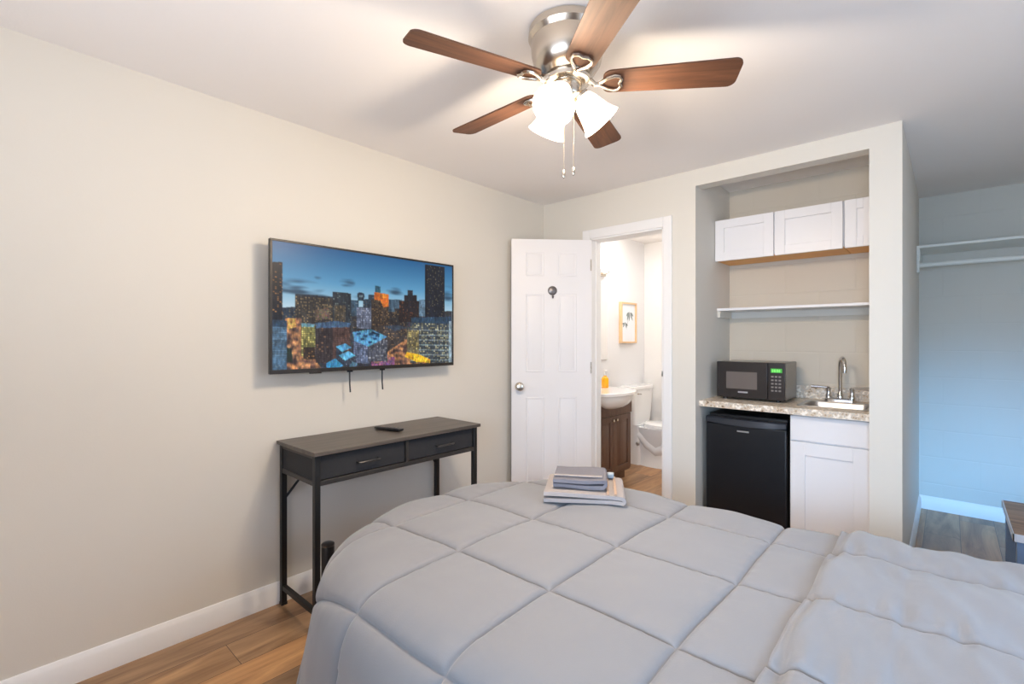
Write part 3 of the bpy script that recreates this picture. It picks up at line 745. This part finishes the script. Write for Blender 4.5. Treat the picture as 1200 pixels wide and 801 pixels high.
# microwave
mx0, mx1, my0, my1, mz0, mz1 = 1.303, 1.714, 0.235, 0.555, WZ+0.012, WZ+0.250
mw = thing('microwave', ((mx0+mx1)/2, 0.4, WZ), 'black countertop microwave with a green clock display', 'microwave')
bm = B(); bx(bm, mx0+0.003, mx1-0.003, my0+0.03, my1, mz0, mz1); obj('housing', bm, m_mwside, mw, 0.006)
mp_ = mx1-0.098
bm = B(); bx(bm, mx0, mp_-0.001, my0, my0+0.032, mz0+0.002, mz1); md = obj('door', bm, m_mw, mw, 0.004)
bm = B(); bx(bm, mx0+0.062, mp_-0.062, my0-0.0012, my0+0.002, mz0+0.062, mz1-0.065); obj('window', bm, m_mwglass, md)
bm = B(); bx(bm, mx0+0.135, mx0+0.195, my0-0.001, my0+0.001, mz0+0.036, mz0+0.046); obj('badge', bm, m_logo, md, 0.001)
bm = B(); bx(bm, mp_+0.001, mx1, my0, my0+0.032, mz0+0.002, mz1); mc = obj('control_panel', bm, m_mw, mw, 0.004)
bm = B(); bx(bm, mp_+0.018, mx1-0.016, my0-0.001, my0+0.002, mz1-0.062, mz1-0.036); ds = obj('display', bm, m_led, mc)
bm = B()
def digit(bm, x, z, w, h, segs):
    t = 0.0016
    S = {'a':(x,x+w,z+h-t,z+h),'g':(x,x+w,z+h/2-t/2,z+h/2+t/2),'d':(x,x+w,z,z+t),'f':(x,x+t,z+h/2,z+h),'e':(x,x+t,z,z+h/2),'b':(x+w-t,x+w,z+h/2,z+h),'c':(x+w-t,x+w,z,z+h/2)}
    for s in segs:
        a = S[s]; bx(bm, a[0], a[1], my0-0.0018, my0-0.0008, a[2], a[3])
for k in range(4): digit(bm, mp_+0.026+k*0.0125, mz1-0.057, 0.007, 0.015, 'abcdef')
obj('clock_digits', bm, m_ledtxt, ds)
bm = B()
for i in range(5):
    for j in range(3):
        bx(bm, mp_+0.020+j*0.021, mp_+0.034+j*0.021, my0-0.0012, my0+0.001, mz1-0.092-i*0.022, mz1-0.082-i*0.022)
obj('keypad', bm, m_button, mc)
for x in (mx0+0.04, mx1-0.05):
    for y in (my0+0.05, my1-0.04):
        bm = B(); cyl(bm, (x,y,WZ), (x,y,mz0+0.002), 0.014, None, 12); obj('foot', bm, m_plastic, mw)

# ------------------------------------------------------------------ closet shelf and rod, side table
cs = thing('closet_shelf', (3.1, 1.6, 1.955), 'white closet shelf with hanging rod in the alcove at right', 'shelf')
bm = B(); bx(bm, PR+0.001, 3.899, 1.40, 1.799, 1.955, 1.973); obj('shelf_board', bm, m_closetwhite, cs, 0.002)
bm = B(); tube(bm, [(PR+0.006,1.45,1.838),(3.894,1.45,1.838)], 0.0165, 16); obj('hanging_rod', bm, m_closetwhite, cs)
bm = B(); bx(bm, PR+0.001, PR+0.020, 1.405, 1.799, 1.862, 1.9545); bx(bm, PR+0.001, PR+0.016, 1.415, 1.485, 1.785, 1.862); obj('end_cleat', bm, m_closetwhite, cs, 0.002)

st = thing('side_table', (2.95, 0.05, 0), 'low side table with wooden top and grey metal legs coloured by blue daylight at right', 'table')
S0, S1, T0, T1, SZ = 2.660, 3.20, -0.24, 0.34, 0.50
bm = B(); bx(bm, S0+0.004, S1-0.004, T0+0.004, T1-0.004, SZ-0.014, SZ); obj('top_board', bm, m_tablewood, st, 0.002)
bm = B()
for a in ((S0,S1,T0,T0+0.004),(S0,S1,T1-0.004,T1),(S0,S0+0.004,T0,T1),(S1-0.004,S1,T0,T1)): bx(bm, a[0],a[1],a[2],a[3], SZ-0.030, SZ+0.001)
obj('edge_band', bm, mat('pale_edge', (196,198,204), 0.4, 0.3), st)
for x in (S0+0.012, S1-0.047):
    for y in (T0+0.012, T1-0.047):
        bm = B(); bx(bm, x, x+0.035, y, y+0.035, 0, SZ-0.0145); obj('leg', bm, m_tableleg, st, 0.002)
bm = B(); bx(bm, S0+0.02, S1-0.02, T0+0.02, T1-0.02, 0.155, 0.175); obj('lower_shelf', bm, m_tablewood, st, 0.002)

# ------------------------------------------------------------------ bed and comforter
bed = thing('bed', (1.85, -1.74, 0), 'double bed under the grey quilted comforter', 'bed')
bm = B(); bx(bm, 0.99, 2.86, -2.30, -1.18, 0.30, 0.545); obj('mattress', bm, m_matt, bed, 0.04)
bm = B(); bx(bm, 1.01, 2.85, -2.28, -1.20, 0.10, 0.298); obj('box_base', bm, m_matt, bed, 0.01)
for x in (1.10, 2.76):
    for y in (-2.20, -1.28):
        bm = B(); cyl(bm, (x,y,0), (x,y,0.10), 0.03, None, 14); obj('leg', bm, m_black, bed)

QX0, QX1, QY0, QY1 = 0.815, 3.6, -2.335, -1.165     # where the top surface starts to turn down
RC, ER, ZT = 0.50, 0.14, 0.603
SEAMX = [1.29 + 0.365*k for k in range(-4, 6)]; SEAMY = [-1.690 + 0.373*k for k in range(-5, 6)]
def drape(x, y):
    """flat comforter point -> (point, normal) of the draped sheet"""
    ix0, ix1, iy0, iy1 = QX0+RC, QX1-RC, QY0+RC, QY1-RC
    qx = min(max(x, ix0), ix1); qy = min(max(y, iy0), iy1)
    dx, dy = x-qx, y-qy; d = math.hypot(dx, dy)
    sag = 0.022*max(0.0, min(1.0, (1.32-x)/0.5))**2
    crown = -sag + 0.012*(1-((y-(QY0+QY1)/2)/0.7)**2)
    if d <= RC: return Vector((x, y, ZT+max(-0.06,crown))), Vector((0,0,1))
    n = Vector((dx/d, dy/d, 0)); s = d-RC
    base = Vector((qx, qy, 0)) + n*RC
    la = ER*PI/2
    if s < la:
        a = s/ER
        p = base + n*(ER*math.sin(a)) + Vector((0,0,ZT+max(-0.06,crown)-ER*(1-math.cos(a)))); nn = n*math.sin(a)+Vector((0,0,math.cos(a)))
    else:
        h = s-la; th = math.atan2(dy, dx)
        wob = 0.018*math.sin(th*9+1.0)*min(1, h/0.3) + 0.012*noise.noise(Vector((x*3,y*3,0)))*min(1,h/0.3)
        p = base + n*(ER+0.12*h+wob) + Vector((0,0,ZT-ER-h)); nn = n
        if p.z < 0.03: p.z = 0.03 + 0.0*h
    return p, nn
def puff(x, y):
    """quilting: rounded pillows between stitched seams"""
    dxs = min(abs(x-s) for s in SEAMX); dys = min(abs(y-s) for s in SEAMY)
    d = min(dxs, dys)
    fx_ = 1-math.exp(-dxs/0.007); fy_ = 1-math.exp(-dys/0.007)
    body = (math.sin(min(1, dxs/0.183)*PI/2)*math.sin(min(1, dys/0.186)*PI/2))
    h = 0.015*fx_*fy_ + 0.013*body
    # gathers running off the seams
    g = min(1,d/0.01)*math.exp(-d/0.04)*0.0035*noise.noise(Vector((x*(60 if dys<dxs else 12), y*(60 if dxs<dys else 12), 1.7)))
    big = 0.005*noise.noise(Vector((x*3.2, y*3.2, 7.7)))+0.0022*noise.noise(Vector((x*11, y*11, 2.7)))
    return h + g + big
def spaced(lo, hi, seams, far, offs=(0,0.0025,0.006,0.011,0.018,0.028)):
    """sample positions: dense beside every seam, coarser between"""
    S = {lo, hi}
    for q in seams:
        for o_ in offs:
            for sg in (-1, 1):
                if lo < q+sg*o_ < hi: S.add(round(q+sg*o_, 5))
    S = sorted(S); out = [S[0]]
    for v in S[1:]:
        n_ = max(1, math.ceil((v-out[-1])/far-1e-6)); p0_ = out[-1]
        for k_ in range(1, n_+1): out.append(p0_+(v-p0_)*k_/n_)
    return out
def sheet(XS, YS, fn):
    nx = len(XS); ny = len(YS); V = []; F = []
    for y in YS:
        for x in XS:
            wx = 0.012*noise.noise(Vector((x*2.6, y*2.6, 4.0))); wy = 0.012*noise.noise(Vector((x*2.6, y*2.6, 9.0)))
            p, n = drape(x+wx, y+wy); V.append(p + n*fn(x, y))
    for j in range(ny-1):
        for i in range(nx-1):
            F.append((j*nx+i, j*nx+i+1, (j+1)*nx+i+1, (j+1)*nx+i))
    return V, F, nx, ny
def link_sheet(name, V, F, m, parent, base):
    me = bpy.data.meshes.new(name); me.from_pydata([v-base for v in V], [], F)
    for p in me.polygons: p.use_smooth = True
    me.materials.append(m); o = bpy.data.objects.new(name, me); col.objects.link(o)
    if parent: o.parent = parent
    else: o.location = base
    return o
base = Vector((1.85, -1.75, ZT))
hang = ER*PI/2 + 0.45
V, F, nx, ny = sheet(spaced(QX0-hang, 2.92, SEAMX, 0.013), spaced(QY0-hang, QY1+hang, SEAMY, 0.013), puff)
com = link_sheet('comforter', V, F, m_comf, None, base)
tag(com, 'grey quilted comforter spread over the bed, turned back at its head', 'comforter')
# turned-back flap: a second layer with a rounded fold and pulled wrinkles
FL0 = 2.215
FSY = [-2.03, -1.70, -1.325, -0.95, -2.36, -2.7]
def flapfn(x, y):
    xe = FL0 + 0.012*math.sin(y*5)+0.006*math.sin(y*17)
    t = max(0.0, (x-xe))
    w = 0.018
    lift = 0.014*math.sqrt(max(0, 1-(1-min(1, t/w))**2)) + 0.002
    # pulled wrinkles run diagonally from seams
    dy = min(abs(y-s) for s in FSY)
    h = 0.016*(1-math.exp(-dy/0.007)) + 0.010*math.sin(min(1,dy/0.17)*PI/2)
    q = (x*0.93+y*0.36)
    wr = noise.noise(Vector((q*9, (y*0.93-x*0.36)*2.4, 5.0)))
    wr2 = noise.noise(Vector((q*22, (y*0.93-x*0.36)*5, 6.0)))
    pin = noise.noise(Vector((x*34, y*7, 8.0)))*math.exp(-dy/0.07)
    return puff(x, y)*0.25 + 0.012 + lift + h + 0.013*wr*min(1,t/0.05) + 0.007*wr2 + 0.015*pin*min(1,dy/0.02)
FX_ = spaced(FL0-0.03, 2.92, [], 0.008); FY_ = spaced(QY0-hang+0.1, QY1+hang-0.1, FSY, 0.011)
V, F, nx, ny = sheet(FX_, FY_, flapfn)
for j in range(ny):      # close the fold's leading edge down onto the quilt
    p, n = drape(FL0-0.03, FY_[j]); V[j*nx] = p + n*0.002
fl = link_sheet('turned_back_flap', V, F, m_comf, com, base)
fl['label'] = 'wrinkled turned-back end of the comforter'

# ------------------------------------------------------------------ towels
ta = math.radians(32); tu = Vector((math.cos(ta), math.sin(ta), 0)); tw = Vector((-tu.y, tu.x, 0))
def folded(name, o, wid, dep, layers, th, m, label, group=None, seed=0):
    """folded towel: a continuous zig-zag strip seen from its folded edge, then given depth along tw"""
    bm = B(); r = th*0.5; path = []
    n = 8
    for L in range(layers):
        z = r + L*th
        xs = [ -wid/2 + wid*i/n for i in range(n+1)]
        if L % 2: xs.reverse()
        for x in xs: path.append((x, z + 0.004*math.sin(x*9+L+seed)))
        if L < layers-1:
            sx = 1 if L % 2 == 0 else -1
            for k in range(1, 6):
                a = -PI/2 + PI*k/6; path.append((sx*(wid/2 + r*1.0*math.cos(a)), z + r + r*math.sin(a)))
    # offset the centreline to a closed outline
    hw = th*0.34; Lp = []; Rp = []
    for i, (x, z) in enumerate(path):
        x0_, z0_ = path[max(0,i-1)]; x1_, z1_ = path[min(len(path)-1,i+1)]
        tx, tz = x1_-x0_, z1_-z0_; l = math.hypot(tx, tz) or 1
        Lp.append((x-tz/l*hw, z+tx/l*hw)); Rp.append((x+tz/l*hw, z-tx/l*hw))
    m_ = 10
    def P(x, d, z):
        w = 0.004*noise.noise(Vector((x*9, d*9, z*30+seed)))
        return Vector(o) + tu*x + tw*(d+w) + Vector((0,0,z + 0.003*noise.noise(Vector((x*12,d*12,seed)))))
    G = []
    for k in range(m_+1):
        d = -dep/2 + dep*k/m_
        G.append([[bm.verts.new(P(x,d,z)) for x,z in Lp], [bm.verts.new(P(x,d,z)) for x,z in Rp]])
    q = len(path)
    for k in range(m_):
        for s in (0,1):
            for i in range(q-1): bm.faces.new((G[k][s][i], G[k][s][i+1], G[k+1][s][i+1], G[k+1][s][i]))
        for i in (0, q-1): bm.faces.new((G[k][0][i], G[k][1][i], G[k+1][1][i], G[k+1][0][i]))
    for k in (0, m_):
        for i in range(q-1): bm.faces.new((G[k][0][i], G[k][0][i+1], G[k][1][i+1], G[k][1][i]))
    return tag(obj(name, bm, m, None, 0, 50, origin=o), label, 'towel', group)
tp = Vector((1.300, -1.365, 0.638))
bt = folded('bath_towel', tp, 0.31, 0.27, 2, 0.022, m_towel_w, 'large pale folded towel, lower of the pair on the bed', seed=1)
bm = B()
for x in (0.098, 0.128): obox(bm, tp, tu, tw, Vector((0,0,1)), x, x+0.010, -0.13, 0.13, 0.0430, 0.0475)
obj('woven_band', bm, mat('beige_band', (186,158,136), 0.9, var=0.1, scale=150), bt)
hp_ = tp + tu*(-0.018) + tw*0.01 + Vector((0,0,0.0525))
ht = folded('hand_towel', hp_, 0.205, 0.21, 2, 0.021, m_towel_g, 'small grey folded towel on top of the larger towel', seed=4)
bm = B(); obox(bm, hp_, tu, tw, Vector((0,0,1)), -0.098, 0.098, -0.075, -0.060, 0.0405, 0.0445); obj('woven_band', bm, m_towel_w, ht)
sp = tp + tu*0.118 + tw*0.105 + Vector((0,0,0.0485))
wd = thing('wrapped_soap', sp, 'tiny pale wrapped bar lying on the right edge of the folded towels', 'soap')
bm = B(); obox(bm, sp, tu, tw, Vector((0,0,1)), -0.014, 0.014, -0.020, 0.020, 0.0, 0.020); obj('wrapper', bm, mat('pale_wrapper', (150,165,178), 0.35), wd, 0.005)
bm = B(); obox(bm, sp, tu, tw, Vector((0,0,1)), -0.0145, 0.0145, -0.006, 0.006, 0.004, 0.0206); obj('wrapper_band', bm, m_steel, wd)

# ------------------------------------------------------------------ bathroom
BXW = -0.12
VZ = 0.845; VX = 0.25; V0, V1 = 0.36, 1.02
va = thing('vanity', ((BXW+VX)/2, (V0+V1)/2, 0), 'dark brown bathroom vanity with white semi-recessed basin', 'vanity')
bm = B(); bx(bm, BXW+0.002, VX-0.020, V0, V1, 0.09, VZ-0.03); bx(bm, BXW+0.002, VX-0.07, V0+0.01, V1-0.01, 0, 0.09)
bx(bm, VX-0.020, VX, V0, V1, VZ-0.22, VZ-0.03)
obj('carcass', bm, m_espresso, va, 0.002)
def raised_door(bm, y0, y1, z0, z1, x):
    w = 0.05
    bx(bm, x, x+0.018, y0, y0+w, z0, z1); bx(bm, x, x+0.018, y1-w, y1, z0, z1); bx(bm, x, x+0.018, y0+w, y1-w, z0, z0+w); bx(bm, x, x+0.018, y0+w, y1-w, z1-w, z1)
    r = lambda d, xx: [Vector((xx, y0+w+d, z0+w+d)), Vector((xx, y1-w-d, z0+w+d)), Vector((xx, y1-w-d, z1-w-d)), Vector((xx, y0+w+d, z1-w-d))]
    loft(bm, [r(0, x+0.002), r(0, x+0.008), r(0.012, x+0.008), r(0.028, x+0.016)])
ym = (V0+V1)/2
for y0, y1, yk in ((V0+0.02, ym-0.003, ym-0.03), (ym+0.003, V1-0.02, ym+0.03)):
    bm = B(); raised_door(bm, y0, y1, 0.11, VZ-0.225, VX-0.0198); d = obj('door', bm, m_espresso, va, 0.002)
    bm = B(); lathe(bm, [(0.007,0.0),(0.006,0.012),(0.013,0.018),(0.014,0.024),(0.006,0.030)], (VX-0.0018, yk, VZ-0.262), (1,0,0), 16); obj('knob', bm, m_nickel, d)
# basin: slab with a bowed belly in front
bm = B()
out = []
def top_outline(z, grow=0.0):
    P = [Vector((BXW+0.002, V0-0.012, z)), Vector((VX+0.004+grow*0.2, V0-0.012, z))]
    for i in range(17):
        a = -PI/2 + PI*i/16
        P.append(Vector((VX+0.004+grow*0.2+(0.150+grow)*math.cos(a)**1.0 if abs(math.cos(a))>1e-6 else VX+0.004, ym+(0.285+grow)*math.sin(a), z)))
    P += [Vector((VX+0.004+grow*0.2, V1+0.012, z)), Vector((BXW+0.002, V1+0.012, z))]
    return P
loft(bm, [top_outline(VZ-0.03), top_outline(VZ-0.026, 0.004), top_outline(VZ-0.004, 0.004), top_outline(VZ)])
# belly
rings = []
for k in range(0, 9):
    ph = PI/2*k/8.4; z = VZ-0.025-0.135*math.sin(ph); s = math.cos(ph)**0.8
    ring = []
    for i in range(17):
        a = -PI/2 + PI*i/16; ring.append(Vector((VX-0.03+(0.172*s)*math.cos(a), ym+0.275*s*math.sin(a), z)))
    rings.append(ring)
loft(bm, rings)
bs = obj('basin', bm, m_ceramic, va, 0, 40); bs['label'] = 'white glossy bow-fronted basin'
bm = B(); lathe(bm, [(0.02,0),(0.02,0.05),(0.014,0.07),(0.01,0.08)], (BXW+0.07, ym, VZ), (0,0,1), 16); tube(bm, [(BXW+0.07,ym,VZ+0.05),(BXW+0.12,ym,VZ+0.08),(BXW+0.16,ym,VZ+0.06)], 0.010, 10); tag(obj('basin_tap', bm, m_chrome, None, origin=(BXW+0.07, ym, VZ)), 'chrome tap at the back of the bathroom basin', 'tap')
# soap bottle
sbx, sby = 0.03, 0.905
sb = thing('soap_bottle', (sbx, sby, VZ), 'clear pump bottle of amber liquid soap on the vanity', 'bottle')
bm = B(); lathe(bm, [(0.030,0.0),(0.034,0.006),(0.034,0.085),(0.028,0.098),(0.016,0.106),(0.013,0.116)], (sbx,sby,VZ), (0,0,1), 24); obj('bottle_body', bm, m_soap, sb)
bm = B(); lathe(bm, [(0.014,0.116),(0.015,0.132),(0.006,0.136),(0.005,0.160),(0.010,0.162),(0.010,0.170)], (sbx,sby,VZ), (0,0,1), 16); tube(bm, [(sbx,sby,VZ+0.166),(sbx+0.035,sby-0.005,VZ+0.162)], 0.005, 8); obj('pump', bm, m_clear, sb)
# mirror
mi = thing('mirror', (BXW, 0.84, 1.10), 'frameless bathroom mirror above the vanity', 'mirror')
bm = B(); bx(bm, BXW+0.001, BXW+0.010, 0.50, 1.182, 1.10, 1.885); obj('backing', bm, m_white, mi)
bm = B(); bx(bm, BXW+0.010, BXW+0.013, 0.503, 1.179, 1.103, 1.882); obj('glass', bm, m_mirror, mi)
# vanity light
vl = thing('vanity_light', (BXW, 0.85, 1.94), 'lit bathroom wall light above the mirror', 'wall light')
bm = B(); bx(bm, BXW+0.001, BXW+0.03, 0.62, 1.13, 1.935, 1.975); obj('back_plate', bm, m_nickel, vl, 0.003)
for y in (0.70, 0.875, 1.05):
    bm = B(); tube(bm, [(BXW+0.03,y,1.955),(BXW+0.10,y,1.96),(BXW+0.10,y,1.985)], 0.008, 8); arm = obj('arm', bm, m_nickel, vl)
    bm = B(); lathe(bm, [(0.03,0.0),(0.036,0.02),(0.044,0.07),(0.055,0.115),(0.052,0.115),(0.041,0.07),(0.033,0.022),(0.004,0.004)], (BXW+0.10,y,1.98), (0,0,1), 24); obj('glass_shade', bm, m_vshade, vl)
# framed print
fp = thing('framed_print', (BXW, 1.59, 1.267), 'pale oak framed print of grey leaves on the bathroom wall', 'picture')
p0, p1, q0, q1 = 1.425, 1.758, 1.266, 1.703
bm = B(); w = 0.018
for a in ((p0,p1,q0,q0+w),(p0,p1,q1-w,q1),(p0,p0+w,q0+w,q1-w),(p1-w,p1,q0+w,q1-w)): bx(bm, BXW+0.001, BXW+0.036, a[0],a[1],a[2],a[3])
obj('frame', bm, m_oak, fp, 0.001)
bm = B(); bx(bm, BXW+0.001, BXW+0.020, p0+w, p1-w, q0+w, q1-w); pr = obj('print', bm, m_paper, fp)
bm = B()
def leaf(y, z, L, a, wd_):
    pts = []
    for i in range(9):
        t = i/8; pts.append((t*L, wd_*math.sin(PI*t)))
    for i in range(7, 0, -1):
        t = i/8; pts.append((t*L, -wd_*math.sin(PI*t)))
    c, s = math.cos(a), math.sin(a)
    prism(bm, [(BXW+0.0202, y+x*c-v*s, z+x*s+v*c) for x, v in pts], (0.0006,0,0))
for y, z, L, a, w_ in ((1.60,1.60,0.10,-1.9,0.014),(1.61,1.61,0.11,-1.5,0.014),(1.63,1.60,0.11,-1.0,0.013),(1.60,1.60,0.07,-2.4,0.012),(1.64,1.60,0.08,-0.6,0.012),(1.52,1.49,0.07,-2.2,0.012),(1.53,1.49,0.07,-1.2,0.012),(1.50,1.48,0.05,-2.8,0.010),(1.53,1.48,0.06,-0.5,0.010),(1.54,1.40,0.20,1.15,0.002)):
    leaf(y, z, L, a, w_)
obj('leaf_drawing', bm, m_leafgrey, pr)
# toilet
tc_y = 1.64
to = thing('toilet', (0.2, tc_y, 0), 'white toilet with closed lid beside the brown vanity', 'toilet')
def rr(cx, cy, hx, hy, r, z): return rrect(cx, cy, hx, hy, r, z, 5)
bm = B(); loft(bm, [rr(-0.030,tc_y,0.075,0.185,0.04,0.415), rr(-0.027,tc_y,0.082,0.205,0.04,0.55), rr(-0.025,tc_y,0.088,0.220,0.04,0.775)]); obj('tank', bm, m_ceramic, to)
bm = B(); loft(bm, [rr(-0.022,tc_y,0.094,0.232,0.04,0.776), rr(-0.022,tc_y,0.096,0.234,0.04,0.800), rr(-0.022,tc_y,0.090,0.228,0.04,0.815)]); obj('tank_lid', bm, m_ceramic, to, 0.004)
def egg(cx, z, front, back, hw, n=28):
    P = []
    for i in range(n):
        a = 2*PI*i/n; c = math.cos(a); P.append(Vector((cx+(front if c > 0 else back)*c, tc_y+hw*math.sin(a), z)))
    return P
bm = B(); loft(bm, [egg(0.22,0.0,0.25,0.26,0.150), egg(0.22,0.03,0.245,0.255,0.142), egg(0.22,0.12,0.22,0.25,0.125), egg(0.24,0.22,0.235,0.27,0.138), egg(0.26,0.31,0.275,0.29,0.170), egg(0.27,0.37,0.295,0.33,0.188), egg(0.27,0.398,0.300,0.345,0.192)]); obj('bowl', bm, m_ceramic, to, 0, 60)
bm = B()   # sculpted trapway on the near flank
loft(bm, [rr(0.0,tc_y,0.085,0.150,0.03,0.0), rr(0.0,tc_y,0.080,0.140,0.03,0.14), rr(0.0,tc_y,0.082,0.150,0.03,0.30), rr(0.0,tc_y,0.090,0.165,0.03,0.414)])
tube(bm, [(0.40,tc_y-0.08,0.30),(0.34,tc_y-0.084,0.20),(0.25,tc_y-0.080,0.165),(0.17,tc_y-0.084,0.22),(0.10,tc_y-0.090,0.30),(0.03,tc_y-0.092,0.33)], [0.075,0.070,0.066,0.066,0.064,0.06], 20); obj('trapway', bm, m_ceramic, to, 0, 70)
bm = B(); lathe(bm, [(0.022,0.0),(0.022,0.006),(0.012,0.014)], (0.07,tc_y-0.158,0.225), (0,-1,0), 16); obj('bolt_cap', bm, m_steel, to)
bm = B(); loft(bm, [egg(0.28,0.399,0.285,0.20,0.186), egg(0.28,0.416,0.288,0.20,0.188), egg(0.28,0.419,0.284,0.20,0.186)]); obj('seat', bm, m_ceramic, to)
bm = B(); loft(bm, [egg(0.28,0.4195,0.284,0.20,0.186), egg(0.28,0.436,0.282,0.20,0.184), egg(0.28,0.446,0.25,0.18,0.16), egg(0.28,0.450,0.1,0.1,0.06)]); obj('lid', bm, m_ceramic, to)
bm = B(); tube(bm, [(0.066,tc_y-0.15,0.74),(0.078,tc_y-0.15,0.74),(0.080,tc_y-0.10,0.735)], 0.006, 8); obj('flush_lever', bm, m_chrome, to)

# ------------------------------------------------------------------ light
def kelvinish(l, rgb): l.color = rgb
def point(name, loc, e, rgb, rad):
    l = bpy.data.lights.new(name, 'POINT'); l.energy = e; l.color = rgb; l.shadow_soft_size = rad
    o = bpy.data.objects.new(name, l); col.objects.link(o); o.location = loc; return o
def area(name, loc, rot, sx, sy, e, rgb):
    l = bpy.data.lights.new(name, 'AREA'); l.shape = 'RECTANGLE'; l.size = sx; l.size_y = sy; l.energy = e; l.color = rgb
    o = bpy.data.objects.new(name, l); col.objects.link(o); o.location = loc; o.rotation_euler = rot; return o
for p in shade_lights: point('fan_bulb_light', p, 20.5, (1.0, 0.82, 0.62), 0.045)
area('daylight_fill', (3.88, -1.5, 1.4), (0, PI/2, 0), 1.2, 1.5, 10, (0.50, 0.73, 1.0))
l = area('daylight_fill', (1.9, FY0+0.12, 1.42), (PI/2+math.radians(38), 0, 0), 1.9, 0.6, 33, (0.84, 0.90, 1.0)); l.data.spread = math.radians(130)  # upward fill added to brighten the ceiling
l = area('daylight_fill', (2.75, FY0+0.13, 1.30), (0,0,0), 0.9, 0.8, 15, (0.40, 0.67, 1.0)); l.data.spread = math.radians(75)  # added low blue fill aimed toward the kitchenette
l.rotation_euler = (Vector((1.9, 0.0, 0.20))-Vector(l.location)).to_track_quat('-Z', 'Y').to_euler()
l = area('daylight_fill', (3.84, -1.5, 1.75), (0,0,0), 0.8, 0.4, 3.2, (0.38, 0.62, 1.0)); l.data.spread = math.radians(70)  # added blue fill aimed down onto the right half of the bed
l.rotation_euler = (Vector((2.5, -1.6, 0.5))-Vector(l.location)).to_track_quat('-Z', 'Y').to_euler()
# narrow blue fill added near the side window to tint the lower alcove wall
l = area('daylight_fill', (3.86, -1.45, 1.45), (0,0,0), 0.7, 0.5, 9, (0.16, 0.50, 1.0)); l.data.spread = math.radians(38)
l.rotation_euler = (Vector((2.75, 1.8, 0.15))-Vector(l.location)).to_track_quat('-Z', 'Y').to_euler()
area('bathroom_fill', (0.55, 1.0, 2.38), (0, 0, 0), 0.5, 0.5, 12, (1.0, 0.97, 0.95))  # overhead fill added to brighten the bathroom, no fixture behind it
for y in (0.70, 0.875, 1.05): point('vanity_bulb_light', (BXW+0.10, y, 2.14), 2.2, (1.0, 0.97, 0.95), 0.04)

w = bpy.data.worlds.new('world'); sc.world = w; w.use_nodes = True
nt = w.node_tree; bg = nt.nodes['Background']; st_ = nt.nodes.new('ShaderNodeTexSky'); st_.sky_type = 'HOSEK_WILKIE'
nt.links.new(st_.outputs['Color'], bg.inputs['Color']); bg.inputs['Strength'].default_value = 0.4
sc.view_settings.view_transform = 'Standard'; sc.view_settings.look = 'None'
sc.view_settings.exposure = 0.07; sc.view_settings.gamma = 1.0
sc.cycles.use_denoising = True
sc.cycles.max_bounces = 10; sc.cycles.diffuse_bounces = 6
sc.cycles.sample_clamp_indirect = 6.0
